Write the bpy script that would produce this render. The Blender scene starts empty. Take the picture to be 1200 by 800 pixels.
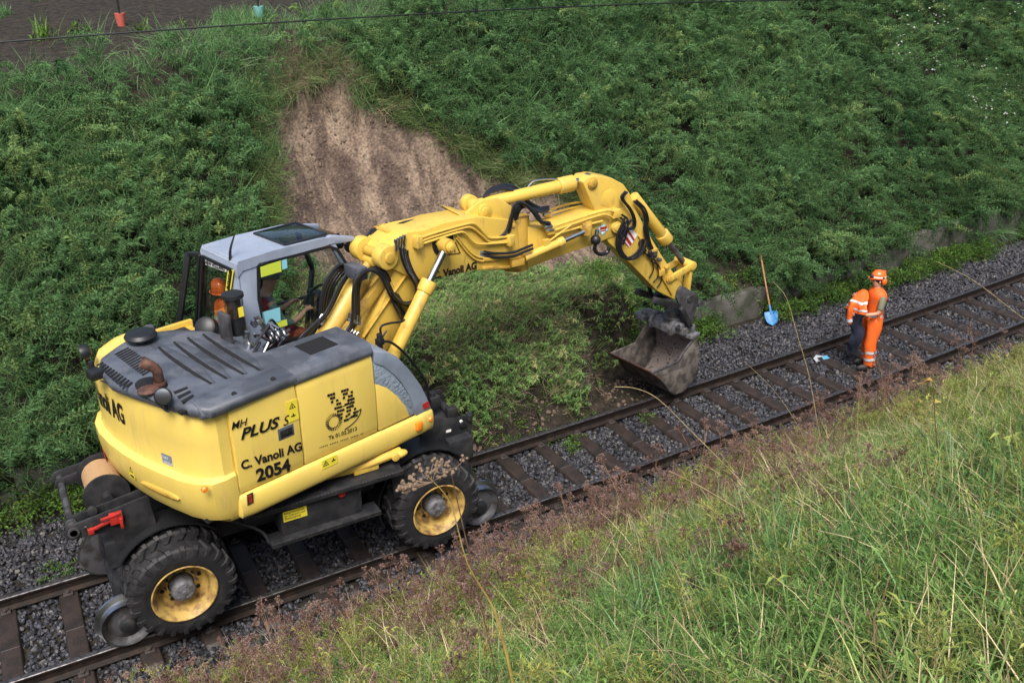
import bpy, bmesh, math, random
import numpy as np
from mathutils import Vector, Matrix

random.seed(7)
RNG = np.random.default_rng(11)
C = bpy.context.scene.collection
rad = math.radians

# ------------------------------------------------------------------ camera
F_PX, PAN, TILT, ROLL = 1102.42, 0.5204, 0.4335, -0.0075
CAM = np.array([-2.5585, -9.8446, 7.3361])
KC = 0.0041                       # the track bends gently to the left
def cam_axes():
    d = np.array([math.sin(PAN)*math.cos(TILT), math.cos(PAN)*math.cos(TILT), -math.sin(TILT)])
    r = np.cross(d, [0, 0, 1]); r /= np.linalg.norm(r)
    u = np.cross(r, d)
    c, s = math.cos(ROLL), math.sin(ROLL)
    return c*r+s*u, -s*r+c*u, d
CR, CU, CD = cam_axes()
cd = bpy.data.cameras.new('camera')
cam = bpy.data.objects.new('camera', cd); C.objects.link(cam)
cd.sensor_width = 36; cd.lens = F_PX/1200*36
cd.clip_start = 0.05; cd.clip_end = 2000
M = Matrix(((CR[0], CU[0], -CD[0], CAM[0]), (CR[1], CU[1], -CD[1], CAM[1]), (CR[2], CU[2], -CD[2], CAM[2]), (0, 0, 0, 1)))
cam.matrix_world = M
bpy.context.scene.camera = cam

# ------------------------------------------------------------------ light
SUN_EL, SUN_AZ = rad(56), rad(212)          # azimuth measured clockwise from +y
w = bpy.data.worlds.new('World'); bpy.context.scene.world = w; w.use_nodes = True
nt = w.node_tree; bg = nt.nodes['Background']
sky = nt.nodes.new('ShaderNodeTexSky'); sky.sky_type = 'NISHITA'; sky.sun_disc = False
sky.sun_elevation = SUN_EL; sky.sun_rotation = SUN_AZ; sky.dust_density = 4.0; sky.air_density = 0.9; sky.ozone_density = 0.6
nt.links.new(sky.outputs[0], bg.inputs[0]); bg.inputs[1].default_value = 0.105
sd = bpy.data.lights.new('sun', 'SUN'); so = bpy.data.objects.new('sun', sd); C.objects.link(so)
sd.energy = 2.7; sd.angle = rad(30); sd.color = (1.0, 0.96, 0.9)
sdir = Vector((math.sin(SUN_AZ)*math.cos(SUN_EL), math.cos(SUN_AZ)*math.cos(SUN_EL), math.sin(SUN_EL)))
so.rotation_euler = sdir.to_track_quat('Z', 'Y').to_euler()
vs = bpy.context.scene.view_settings
vs.view_transform = 'Standard'; vs.look = 'None'; vs.exposure = 0.80; vs.gamma = 1; vs.use_curve_mapping = False
cy = bpy.context.scene.cycles
cy.max_bounces = 8; cy.transparent_max_bounces = 12; cy.use_adaptive_sampling = True; cy.adaptive_threshold = 0.02
try: cy.use_denoising = True
except Exception: pass

# ------------------------------------------------------------------ pixel -> point on a real plane
def ray(u, v): return CD + CR*(u-600)/F_PX - CU*(v-400)/F_PX
def hit(u, v, P0, n):
    r = ray(u, v); P0 = np.array(P0, float); n = np.array(n, float)
    return CAM + r*(((P0-CAM)@n)/(r@n))
PSI = rad(15.2); O = np.array([-0.1, 0, 0])
FW = np.array([math.cos(PSI), math.sin(PSI), 0]); LF = np.array([-math.sin(PSI), math.cos(PSI), 0])
def SL(p): return O + FW*p[0] + LF*p[1] + np.array([0, 0, p[2]])       # superstructure local (forward, left, up)
def loc(P): d = np.asarray(P)-O; return np.array([d@FW, d@LF, d[2]])
def pt(u, v, t): return loc(hit(u, v, O+LF*t, LF))                      # on the plane t = const, local coords
def pz(u, v, z): return loc(hit(u, v, (0, 0, z), (0, 0, 1)))
def ID(p): return np.asarray(p, float)

# ------------------------------------------------------------------ materials
MATS = {}
def mat(name, col, rough=0.5, metal=0.0, noise=None, nscale=4.0, bump=0.0, bscale=30.0, spec=0.5, coat=0.0, detail=5, nlo=0.45, nhi=0.62, cvar=None):
    m = bpy.data.materials.new(name); m.use_nodes = True
    t = m.node_tree; N = t.nodes; L = t.links; b = N['Principled BSDF']
    b.inputs['Base Color'].default_value = (*col, 1); b.inputs['Roughness'].default_value = rough
    b.inputs['Metallic'].default_value = metal; b.inputs['Specular IOR Level'].default_value = spec
    if coat: b.inputs['Coat Weight'].default_value = coat; b.inputs['Coat Roughness'].default_value = 0.15
    tc = N.new('ShaderNodeTexCoord')
    if noise:
        n = N.new('ShaderNodeTexNoise'); n.inputs['Scale'].default_value = nscale; n.inputs['Detail'].default_value = detail
        L.new(tc.outputs['Object'], n.inputs['Vector'])
        r = N.new('ShaderNodeMapRange'); r.inputs[1].default_value = nlo; r.inputs[2].default_value = nhi
        L.new(n.outputs['Fac'], r.inputs[0])
        mx = N.new('ShaderNodeMix'); mx.data_type = 'RGBA'
        mx.inputs[6].default_value = (*col, 1); mx.inputs[7].default_value = (*noise, 1)
        L.new(r.outputs[0], mx.inputs[0]); L.new(mx.outputs[2], b.inputs['Base Color'])
        m['mixnode'] = mx.name
    if bump:
        n2 = N.new('ShaderNodeTexNoise'); n2.inputs['Scale'].default_value = bscale; n2.inputs['Detail'].default_value = 4
        L.new(tc.outputs['Object'], n2.inputs['Vector'])
        bp = N.new('ShaderNodeBump'); bp.inputs['Strength'].default_value = bump; bp.inputs['Distance'].default_value = 0.02
        L.new(n2.outputs['Fac'], bp.inputs['Height']); L.new(bp.outputs[0], b.inputs['Normal'])
    MATS[name] = m; return m

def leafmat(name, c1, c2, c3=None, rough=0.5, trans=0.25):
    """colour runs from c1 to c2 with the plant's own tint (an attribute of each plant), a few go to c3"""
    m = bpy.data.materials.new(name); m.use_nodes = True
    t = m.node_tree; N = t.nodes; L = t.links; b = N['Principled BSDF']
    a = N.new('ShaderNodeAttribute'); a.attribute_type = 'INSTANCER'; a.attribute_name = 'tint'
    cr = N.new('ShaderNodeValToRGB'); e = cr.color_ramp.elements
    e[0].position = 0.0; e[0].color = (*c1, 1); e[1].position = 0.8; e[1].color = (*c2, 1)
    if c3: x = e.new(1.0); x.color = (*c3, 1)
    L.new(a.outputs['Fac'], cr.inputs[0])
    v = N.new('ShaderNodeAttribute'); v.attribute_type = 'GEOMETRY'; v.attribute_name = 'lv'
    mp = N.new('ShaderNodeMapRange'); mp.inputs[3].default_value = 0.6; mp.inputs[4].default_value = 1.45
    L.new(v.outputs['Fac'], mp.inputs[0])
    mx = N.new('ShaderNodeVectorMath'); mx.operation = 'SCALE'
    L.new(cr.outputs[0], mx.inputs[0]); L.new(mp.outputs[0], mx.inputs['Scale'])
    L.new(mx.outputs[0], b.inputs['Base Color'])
    b.inputs['Roughness'].default_value = rough; b.inputs['Specular IOR Level'].default_value = 0.22
    if trans:
        tr = N.new('ShaderNodeBsdfTranslucent'); L.new(mx.outputs[0], tr.inputs[0])
        ms = N.new('ShaderNodeMixShader'); ms.inputs[0].default_value = trans
        L.new(b.outputs[0], ms.inputs[1]); L.new(tr.outputs[0], ms.inputs[2])
        L.new(ms.outputs[0], N['Material Output'].inputs['Surface'])
    MATS[name] = m; return m

# ------------------------------------------------------------------ mesh builder
def unit(v): v = np.asarray(v, float); n = np.linalg.norm(v); return v/(n if n > 1e-12 else 1)
def basis(a):
    a = unit(a); h = np.array([0, 0, 1.0]) if abs(a[2]) < 0.9 else np.array([1.0, 0, 0])
    x = unit(np.cross(h, a)); return x, np.cross(a, x), a
def spline(pts, n=6):
    P = [np.asarray(p, float) for p in pts]
    if len(P) < 3: return P
    P = [2*P[0]-P[1]] + P + [2*P[-1]-P[-2]]; out = []
    for i in range(1, len(P)-2):
        for k in range(n):
            t = k/n
            out.append(0.5*((2*P[i])+(-P[i-1]+P[i+1])*t+(2*P[i-1]-5*P[i]+4*P[i+1]-P[i+2])*t*t+(-P[i-1]+3*P[i]-3*P[i+1]+P[i+2])*t**3))
    out.append(P[-2]); return out
class MB:
    def __init__(s, T=ID): s.v = []; s.f = []; s.m = []; s.T = T; s.mi = 0
    def add(s, vs, fs):
        o = len(s.v); s.v += [s.T(p) for p in vs]; s.f += [tuple(i+o for i in f) for f in fs]; s.m += [s.mi]*len(fs); return s
    def box(s, c, d, R=None):
        c = np.asarray(c, float); h = np.asarray(d, float)/2; vs = []
        for x in (-1, 1):
            for y in (-1, 1):
                for z in (-1, 1):
                    p = np.array([x, y, z])*h
                    if R is not None: p = R @ p
                    vs.append(c+p)
        return s.add(vs, [(0, 1, 3, 2), (4, 6, 7, 5), (0, 4, 5, 1), (2, 3, 7, 6), (0, 2, 6, 4), (1, 5, 7, 3)])
    def bar(s, a, b, w, h, up=(0, 0, 1)):      # rectangular bar from a to b
        a = np.asarray(a, float); b = np.asarray(b, float); x = unit(b-a); y = unit(np.cross(up, x)); z = np.cross(x, y)
        R = np.stack([x, y, z], 1); return s.box((a+b)/2, (np.linalg.norm(b-a), w, h), R)
    def prism(s, poly, ext):
        poly = [np.asarray(p, float) for p in poly]; ext = np.asarray(ext, float); n = len(poly)
        vs = poly + [p+ext for p in poly]
        fs = [tuple(range(n)), tuple(range(2*n-1, n-1, -1))] + [(i, i+n, (i+1) % n+n, (i+1) % n) for i in range(n)]
        return s.add(vs, fs)
    def cyl(s, a, b, r0, r1=None, n=18, caps=True):
        r1 = r0 if r1 is None else r1; a = np.asarray(a, float); b = np.asarray(b, float); x, y, z = basis(b-a); vs = []
        for p, r in ((a, r0), (b, r1)):
            for i in range(n):
                t = 2*math.pi*i/n; vs.append(p+r*(math.cos(t)*x+math.sin(t)*y))
        fs = [(i, (i+1) % n, (i+1) % n+n, i+n) for i in range(n)]
        if caps: fs += [tuple(range(n-1, -1, -1)), tuple(range(n, 2*n))]
        return s.add(vs, fs)
    def tube(s, pts, r, n=8, sp=5, caps=True):
        P = spline(pts, sp) if sp else [np.asarray(p, float) for p in pts]
        rr = r if hasattr(r, '__len__') else None; m = len(P); vs = []; x = None
        for k, p in enumerate(P):
            d = unit(P[min(k+1, m-1)]-P[max(k-1, 0)])
            if x is None: x, y, _ = basis(d)
            else: x = unit(x-d*(x@d)); y = np.cross(d, x)
            q = r if rr is None else np.interp(k/(m-1), np.linspace(0, 1, len(rr)), rr)
            for i in range(n):
                t = 2*math.pi*i/n; vs.append(p+q*(math.cos(t)*x+math.sin(t)*y))
        fs = [(k*n+i, k*n+(i+1) % n, (k+1)*n+(i+1) % n, (k+1)*n+i) for k in range(m-1) for i in range(n)]
        if caps: fs += [tuple(range(n-1, -1, -1)), tuple(range((m-1)*n, m*n))]
        return s.add(vs, fs)
    def lathe(s, prof, o, ax, n=32, closed=False):
        o = np.asarray(o, float); x, y, z = basis(ax); vs = []
        for r, h in prof:
            for i in range(n):
                t = 2*math.pi*i/n; vs.append(o+z*h+r*(math.cos(t)*x+math.sin(t)*y))
        m = len(prof)
        fs = [(k*n+i, k*n+(i+1) % n, (k+1)*n+(i+1) % n, (k+1)*n+i) for k in range(m-1) for i in range(n)]
        if closed: fs += [((m-1)*n+i, (m-1)*n+(i+1) % n, (i+1) % n, i) for i in range(n)]
        return s.add(vs, fs)
    def loft(s, rings, caps=True):
        n = len(rings[0]); m = len(rings); vs = [p for r in rings for p in r]
        fs = [(k*n+i, k*n+(i+1) % n, (k+1)*n+(i+1) % n, (k+1)*n+i) for k in range(m-1) for i in range(n)]
        if caps: fs += [tuple(range(n-1, -1, -1)), tuple(range((m-1)*n, m*n))]
        return s.add(vs, fs)
    def ell(s, c, r, R=None, nu=14, nv=9, top=None):
        vs = []; c = np.asarray(c, float); r = np.asarray(r, float)
        for j in range(nv+1):
            ph = -math.pi/2+math.pi*j/nv
            for i in range(nu):
                t = 2*math.pi*i/nu; p = np.array([math.cos(ph)*math.cos(t), math.cos(ph)*math.sin(t), math.sin(ph)])*r
                if top is not None and p[2] < top: p[2] = top
                if R is not None: p = R @ p
                vs.append(c+p)
        fs = [(j*nu+i, j*nu+(i+1) % nu, (j+1)*nu+(i+1) % nu, (j+1)*nu+i) for j in range(nv) for i in range(nu)]
        return s.add(vs, fs)
    def build(s, name, mats, parent=None, bevel=0.0, seg=2, ang=35, base=None, flat=False, sub=0):
        base = base if base is not None else (np.array(parent['base']) if parent is not None else np.zeros(3))
        me = bpy.data.meshes.new(name)
        me.from_pydata([tuple(p-base) for p in s.v], [], s.f)
        mats = mats if isinstance(mats, (list, tuple)) else [mats]
        for x in mats: me.materials.append(x if not isinstance(x, str) else MATS[x])
        me.polygons.foreach_set('material_index', s.m)
        bm = bmesh.new(); bm.from_mesh(me); bmesh.ops.remove_doubles(bm, verts=bm.verts, dist=1e-5)
        bmesh.ops.recalc_face_normals(bm, faces=bm.faces)
        if bevel:
            es = [e for e in bm.edges if len(e.link_faces) == 2 and e.calc_face_angle(0) > rad(ang)]
            try: bmesh.ops.bevel(bm, geom=es, offset=bevel, segments=seg, affect='EDGES', profile=0.5, clamp_overlap=True)
            except Exception: pass
        bm.to_mesh(me); bm.free()
        if not flat:
            me.shade_smooth()
            me.set_sharp_from_angle(angle=rad(ang))
        o = bpy.data.objects.new(name, me); C.objects.link(o)
        if parent is not None: o.parent = parent; o['base'] = [float(a) for a in base]
        else: o.location = tuple(base)
        if sub:
            md = o.modifiers.new('sub', 'SUBSURF'); md.levels = sub; md.render_levels = sub
        return o
def tag(o, label=None, cat=None, group=None, kind=None):
    if label: o['label'] = label
    if cat: o['category'] = cat
    if group: o['group'] = group
    if kind: o['kind'] = kind
    return o
def empty(name, base, label, cat, group=None):
    o = bpy.data.objects.new(name, None); C.objects.link(o); o.location = tuple(float(a) for a in base)
    o['base'] = [float(a) for a in base]; o.empty_display_size = 0.2
    return tag(o, label, cat, group)
def copy_tree(o, parent=None):
    c = o.copy(); C.objects.link(c)
    if parent is not None: c.parent = parent
    for ch in list(o.children): copy_tree(ch, c)
    return c

# ------------------------------------------------------------------ noise
def vnoise(x, y, seed=0):
    x = np.asarray(x, float); y = np.asarray(y, float)
    xi = np.floor(x).astype(np.int64); yi = np.floor(y).astype(np.int64); fx = x-xi; fy = y-yi
    fx = fx*fx*(3-2*fx); fy = fy*fy*(3-2*fy)
    def h(a, b):
        n = (a*374761393+b*668265263+seed*1442695041) & 0x7fffffff
        n = ((n ^ (n >> 13))*1274126177) & 0x7fffffff
        return ((n ^ (n >> 16)) & 0xffff)/65535.0
    return (h(xi, yi)*(1-fx)+h(xi+1, yi)*fx)*(1-fy)+(h(xi, yi+1)*(1-fx)+h(xi+1, yi+1)*fx)*fy
def fbm(x, y, sc, oc=4, seed=0):
    s = 0; a = 1; tot = 0
    for i in range(oc):
        s = s+a*vnoise(np.asarray(x)*sc, np.asarray(y)*sc, seed+i*17); tot += a; a *= .5; sc *= 2.03
    return s/tot
def sst(a, b, x): t = np.clip((np.asarray(x, float)-a)/(b-a), 0, 1); return t*t*(3-2*t)
def cells(x, y, sc, seed=0):
    """nearest jittered cell centre: distance, the cell's own random number, direction from the centre"""
    X = np.asarray(x, float)*sc; Y = np.asarray(y, float)*sc; xi = np.floor(X); yi = np.floor(Y); best = np.full(X.shape, 9.0); rid = np.zeros(X.shape); ang = np.zeros(X.shape)
    for i in (-1, 0, 1):
        for j in (-1, 0, 1):
            a, b = xi+i, yi+j; cx = a+.15+.7*vnoise(a+.001, b+.001, seed); cy_ = b+.15+.7*vnoise(a+.001, b+.001, seed+5); d = np.hypot(X-cx, Y-cy_); m = d < best
            best = np.where(m, d, best); rid = np.where(m, vnoise(a+.001, b+.001, seed+9), rid); ang = np.where(m, np.arctan2(Y-cy_, X-cx), ang)
    return best, rid, ang
def inpoly(px, py, poly):
    px = np.asarray(px); py = np.asarray(py); ins = np.zeros(px.shape, bool); n = len(poly)
    for i in range(n):
        x1, y1 = poly[i]; x2, y2 = poly[(i+1) % n]
        c = ((y1 > py) != (y2 > py)) & (px < (x2-x1)*(py-y1)/((y2-y1) if y2 != y1 else 1e-9)+x1)
        ins ^= c
    return ins
def polydist(px, py, poly):
    d = np.full(np.shape(px), 1e9); n = len(poly)
    for i in range(n):
        x1, y1 = poly[i]; x2, y2 = poly[(i+1) % n]; dx, dy = x2-x1, y2-y1
        t = np.clip(((px-x1)*dx+(py-y1)*dy)/(dx*dx+dy*dy+1e-12), 0, 1)
        d = np.minimum(d, np.hypot(px-x1-t*dx, py-y1-t*dy))
    return d

# ------------------------------------------------------------------ the lie of the land
def yt(x, y): return y-.5*KC*np.clip(x, -40, 60)**2
SC, WY = 0.76, lambda x: 2.95-.02*x       # slope, wall line
def crest(x): return 4.92+.075*np.asarray(x, float)
def base_far(x, y):
    Y = yt(x, y); wy = WY(x)
    return .35+SC*(Y-wy-.25)
def slope_hit(u, v):
    r = ray(u, v); lo, hi = 3.0, 60.0
    for t in np.linspace(8, 60, 1500):
        p = CAM+r*t
        if p[2] < base_far(p[0], p[1]): return p
    return p
SCAR_PX = [(333, 250), (326, 190), (318, 128), (352, 104), (400, 98), (425, 132), (470, 152), (520, 172), (560, 196), (600, 214), (650, 226), (700, 270), (722, 318), (690, 345), (600, 335), (500, 330), (400, 330), (345, 300)]
SCAR = [tuple(slope_hit(u, v)[:2]) for u, v in SCAR_PX]
def land(x, y):
    x = np.asarray(x, float); y = np.asarray(y, float); Y = yt(x, y); wy = WY(x)
    # formation and ballast bed
    zb = -.34+.05*fbm(x, y, 1.3, 3, 5)
    z = zb.copy()
    # far slope
    zs = base_far(x, y)+.55*(fbm(x, y, .35, 3, 1)-.5)*sst(0, 2, Y-wy)+.55*(fbm(x+.5*y, y, .75, 2, 8)-.5)*sst(.3, 1.5, Y-wy)+.25*(fbm(x, y, 1.3, 3, 2)-.5)*sst(0, 1, Y-wy)
    cr = crest(x)
    top = cr+.035*(Y-9)+.12*(fbm(x, y, .5, 3, 9)-.5)
    k = .35; zs = -np.log(np.exp(-np.clip(zs, -5, 30)/k)+np.exp(-top/k))*k       # smooth min at the crest
    # scar
    ins = inpoly(x, y, SCAR); d = polydist(x, y, SCAR); sd = np.where(ins, d, -d)
    dep = .70*sst(-.05, .75, sd)+.34*sst(-.06, .10, sd)
    zs = zs-dep*(1+.35*(fbm(x, y, .9, 4, 21)-.5))+np.where(sd > 0, .16*(fbm(x, y*.5, 2.5, 4, 23)-.5)+.05*(fbm(x, y, 7, 2, 24)-.5), 0)
    z = np.where(Y > wy+.12, zs, z)
    # slumped mound that buries the wall and reaches the far rail
    m = sst(.9, 2.0, x)*(1-sst(6.2, 7.2, x-.3*(Y-1)))
    zm = -.25+.75*sst(1.0, 1.55, Y+.35*(fbm(x, y, 1.1, 3, 31)-.5))+.30*(Y-1.3)*sst(1.0, 1.6, Y)+.50*np.exp(-((Y-2.4)/.9)**2)+.35*(fbm(x, y, .8, 4, 33)-.5)
    zm = zm*m+z*(1-m)
    up = (Y > .95) & (Y < 5.0)
    z = np.where(up & (zm > z), zm, z)
    dig = (1-sst(.75, 1.0, np.abs((x-6.35)/.95)))*(1-sst(2.0, 2.5, Y))*(Y > .9)
    z = np.where(dig > 0, np.minimum(z, z*(1-dig)+dig*(-.16)), z)
    # near bank
    toe = 1.75-.3*sst(-2, 3, x)
    nb = -.3+.72*np.maximum(0, -Y-toe)+.3*(fbm(x, y, .6, 3, 41)-.5)*sst(toe, toe+1.2, -Y)
    nb = np.where(-Y > 10.2, -.3+.72*8.4+.1*(-Y-10.2), nb)
    z = np.where(Y < -toe-.02, np.maximum(nb, z), z)
    return z
def dist_cam(x, y, z): return np.sqrt((x-CAM[0])**2+(y-CAM[1])**2+(z-CAM[2])**2)
def project(x, y, z):
    d = np.stack([np.asarray(x)-CAM[0], np.asarray(y)-CAM[1], np.asarray(z)-CAM[2]], -1)
    w_ = d @ CD; return 600+F_PX*(d @ CR)/w_, 400-F_PX*(d @ CU)/w_, w_

# ------------------------------------------------------------------ ground
def grid(name, xs, ys, matname, zf=land, attr=None):
    X, Y = np.meshgrid(xs, ys, indexing='ij'); Z = zf(X, Y)
    v = np.stack([X, Y, Z], -1).reshape(-1, 3); nx, ny = len(xs), len(ys)
    i = np.arange(nx*ny).reshape(nx, ny)
    f = np.stack([i[:-1, :-1], i[1:, :-1], i[1:, 1:], i[:-1, 1:]], -1).reshape(-1, 4)
    me = bpy.data.meshes.new(name); me.from_pydata(v, [], f)
    if attr is not None:
        a = me.attributes.new('zone', 'FLOAT', 'POINT'); a.data.foreach_set('value', attr(X, Y, Z).reshape(-1).astype(np.float32))
    me.materials.append(MATS[matname]); me.shade_smooth()
    o = bpy.data.objects.new(name, me); C.objects.link(o); return o

def ground_mat():
    m = bpy.data.materials.new('soil'); m.use_nodes = True; t = m.node_tree; N = t.nodes; L = t.links; b = N['Principled BSDF']
    tc = N.new('ShaderNodeTexCoord'); z = N.new('ShaderNodeAttribute'); z.attribute_name = 'zone'
    def noise(s, d=6, dist=0.0):
        n = N.new('ShaderNodeTexNoise'); n.inputs['Scale'].default_value = s; n.inputs['Detail'].default_value = d; n.inputs['Distortion'].default_value = dist
        L.new(tc.outputs['Object'], n.inputs['Vector']); return n
    def ramp(src, els):
        r = N.new('ShaderNodeValToRGB'); e = r.color_ramp.elements
        e[0].position, e[0].color = els[0][0], (*els[0][1], 1); e[1].position, e[1].color = els[1][0], (*els[1][1], 1)
        for p, c in els[2:]: x = e.new(p); x.color = (*c, 1)
        L.new(src, r.inputs[0]); return r
    def mix(f, a, b_):
        x = N.new('ShaderNodeMix'); x.data_type = 'RGBA'; L.new(f, x.inputs[0]); L.new(a, x.inputs[6]); L.new(b_, x.inputs[7]); return x
    st_ = N.new('ShaderNodeTexNoise'); st_.inputs['Scale'].default_value = 1.0; st_.inputs['Detail'].default_value = 12; st_.inputs['Roughness'].default_value = .62; st_.inputs['Distortion'].default_value = .5
    mpp = N.new('ShaderNodeMapping'); mpp.inputs['Scale'].default_value = (2.4, .75, .75); L.new(tc.outputs['Object'], mpp.inputs[0]); L.new(mpp.outputs[0], st_.inputs['Vector'])
    scar = ramp(st_.outputs['Fac'], [(.33, (.065, .047, .040)), (.46, (.12, .088, .070)), (.54, (.21, .158, .118)), (.75, (.31, .245, .185))])
    sp = ramp(noise(22, 6).outputs['Fac'], [(.35, (.45, .45, .45)), (.62, (1.15, 1.12, 1.1))])
    ml = N.new('ShaderNodeMix'); ml.data_type = 'RGBA'; ml.blend_type = 'MULTIPLY'; ml.inputs[0].default_value = .85
    L.new(scar.outputs[0], ml.inputs[6]); L.new(sp.outputs[0], ml.inputs[7])
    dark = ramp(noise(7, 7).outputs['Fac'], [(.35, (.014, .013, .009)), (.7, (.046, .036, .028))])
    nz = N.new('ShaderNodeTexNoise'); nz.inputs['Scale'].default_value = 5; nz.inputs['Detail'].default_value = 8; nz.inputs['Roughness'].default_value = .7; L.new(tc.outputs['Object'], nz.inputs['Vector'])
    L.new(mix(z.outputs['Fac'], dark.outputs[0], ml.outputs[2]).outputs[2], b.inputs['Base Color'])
    b.inputs['Roughness'].default_value = .95; b.inputs['Specular IOR Level'].default_value = .2
    bp = N.new('ShaderNodeBump'); bp.inputs['Strength'].default_value = 1.0; bp.inputs['Distance'].default_value = .10
    n3 = noise(6, 12); L.new(n3.outputs['Fac'], bp.inputs['Height']); L.new(bp.outputs[0], b.inputs['Normal'])
    MATS['soil'] = m
ground_mat()
def zone(X, Y, Z):
    ins = inpoly(X, Y, SCAR); d = polydist(X, Y, SCAR); sd = np.where(ins, d, -d)
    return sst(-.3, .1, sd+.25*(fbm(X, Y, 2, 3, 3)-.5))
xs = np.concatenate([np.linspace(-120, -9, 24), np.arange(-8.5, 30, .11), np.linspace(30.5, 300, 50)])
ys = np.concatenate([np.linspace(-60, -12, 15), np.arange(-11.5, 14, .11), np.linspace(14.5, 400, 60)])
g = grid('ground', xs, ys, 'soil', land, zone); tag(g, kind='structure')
# ------------------------------------------------------------------ track
mat('rail_side', (.018, .014, .012), .55, .3, noise=(.035, .022, .017), nscale=8)
mat('rail_top', (.16, .155, .16), .4, .8, noise=(.07, .06, .06), nscale=20)
mat('sleeper', (.030, .020, .016), .6, .0, noise=(.016, .012, .010), nscale=6, bump=.3, bscale=40)
mat('clip', (.09, .075, .07), .5, .5)
mat('weld', (.09, .085, .085), .6)
def tk(x, off, z): # point at lateral offset from the track's centre line
    s = KC*x; n = np.array([-s, 1, 0])/math.hypot(s, 1)
    return np.array([x, .5*KC*x*x, 0])+n*off+np.array([0, 0, z])
RAIL = [(-.072, -.16), (.072, -.16), (.072, -.148), (.012, -.128), (.009, -.045), (.034, -.034), (.035, -.006), (.026, 0), (-.026, 0), (-.035, -.006), (-.034, -.034), (-.009, -.045), (-.012, -.128), (-.072, -.148)]
for sgn, lb in ((1, 'worn brown steel rail further from the camera, at the foot of the bank'), (-1, 'worn brown steel rail nearer the camera, half hidden by dry weeds')):
    mb = MB(); xs_ = np.arange(-16, 64, .5); n = len(RAIL)
    mb.loft([[tk(x, sgn*.75+a, b) for a, b in RAIL] for x in xs_])
    for i in range(len(mb.f)):
        k = i % n
        if i < n*(len(xs_)-1) and k in (6, 7, 8): mb.m[i] = 1
    r = mb.build('rail', ['rail_side', 'rail_top'], None, ang=25)
    tag(r, lb, 'rail', 'rails of the track')
# sleepers
S0, SD = -3.4109, .6724
def sleeper_proto():
    e = empty('sleeper', (0, 0, 0), 'brown steel sleeper bedded in dark ballast under the rails', 'sleeper', 'sleepers of the track')
    mb = MB(); prof = [(-.125, -.25), (-.10, -.165), (.10, -.165), (.125, -.25)]
    ys_ = [-1.2, -1.05, 1.05, 1.2]; dz = [-.12, 0, 0, -.12]
    mb.loft([[np.array([a, y, b+d]) for a, b in prof] for y, d in zip(ys_, dz)])
    mb.build('beam', 'sleeper', e, bevel=.012)
    j = MB(); j.box((0, -.02, -.1635), (.19, .008, .004)); j.build('weld_seam', 'weld', e)
    for sg in (-1, 1):
        for d in (-1, 1):
            c = MB(); y = sg*.75+d*.1
            c.box((0, y, -.148), (.11, .07, .03)); c.cyl((0, y+d*.005, -.14), (0, y+d*.005, -.095), .018, n=6); c.box((0, y-d*.03, -.128), (.06, .05, .018))
            c.build('rail_clip', 'clip', e, bevel=.004)
    return e
sp0 = sleeper_proto()
for i in range(-6, 58):
    x = S0+i*SD
    s_ = sp0 if i == -6 else copy_tree(sp0)
    s_.location = (x, .5*KC*x*x, random.uniform(-.006, .004)); s_.rotation_euler[2] = math.atan(KC*x)+random.uniform(-.012, .012)

# ------------------------------------------------------------------ scatter: one object that strews its own templates over its own points
def scatter(name, temps, P, R, S, I, Tn, mats, label=None):
    """temps: list of (verts, faces, matindex list, leafvar list). P points, R euler, S scale, I template index, Tn tint"""
    v, f, fm, fid, lv = [], [], [], [], []
    for k, (tv, tf, tm, tl) in enumerate(temps):
        o = len(v); v += [tuple(p) for p in tv]; f += [tuple(i+o for i in q) for q in tf]; fm += tm; fid += [k]*len(tf); lv += tl
    nv = len(v); n = len(P)
    me = bpy.data.meshes.new(name)
    me.from_pydata(v+[tuple(p) for p in P], [], f)
    for m in mats: me.materials.append(MATS[m])
    me.polygons.foreach_set('material_index', fm)
    def at(nm, ty, dom, arr):
        a = me.attributes.new(nm, ty, dom); a.data.foreach_set('vector' if ty == 'FLOAT_VECTOR' else 'value', np.asarray(arr).reshape(-1))
    tot = nv+n
    at('ispt', 'BOOLEAN', 'POINT', np.r_[np.zeros(nv, bool), np.ones(n, bool)])
    at('tmpl', 'INT', 'FACE', np.array(fid, np.int32)); at('lv', 'FLOAT', 'FACE', np.array(lv, np.float32))
    z3 = np.zeros((nv, 3)); at('rot', 'FLOAT_VECTOR', 'POINT', np.vstack([z3, R]).astype(np.float32))
    at('scl', 'FLOAT', 'POINT', np.r_[np.ones(nv), S].astype(np.float32))
    at('pick', 'INT', 'POINT', np.r_[np.zeros(nv), I].astype(np.int32))
    at('tint', 'FLOAT', 'POINT', np.r_[np.zeros(nv), Tn].astype(np.float32))
    o = bpy.data.objects.new(name, me); C.objects.link(o)
    g = bpy.data.node_groups.get('strew') or strew_group()
    md = o.modifiers.new('strew', 'NODES'); md.node_group = g
    tag(o, label, None, None, 'stuff'); return o
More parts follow.
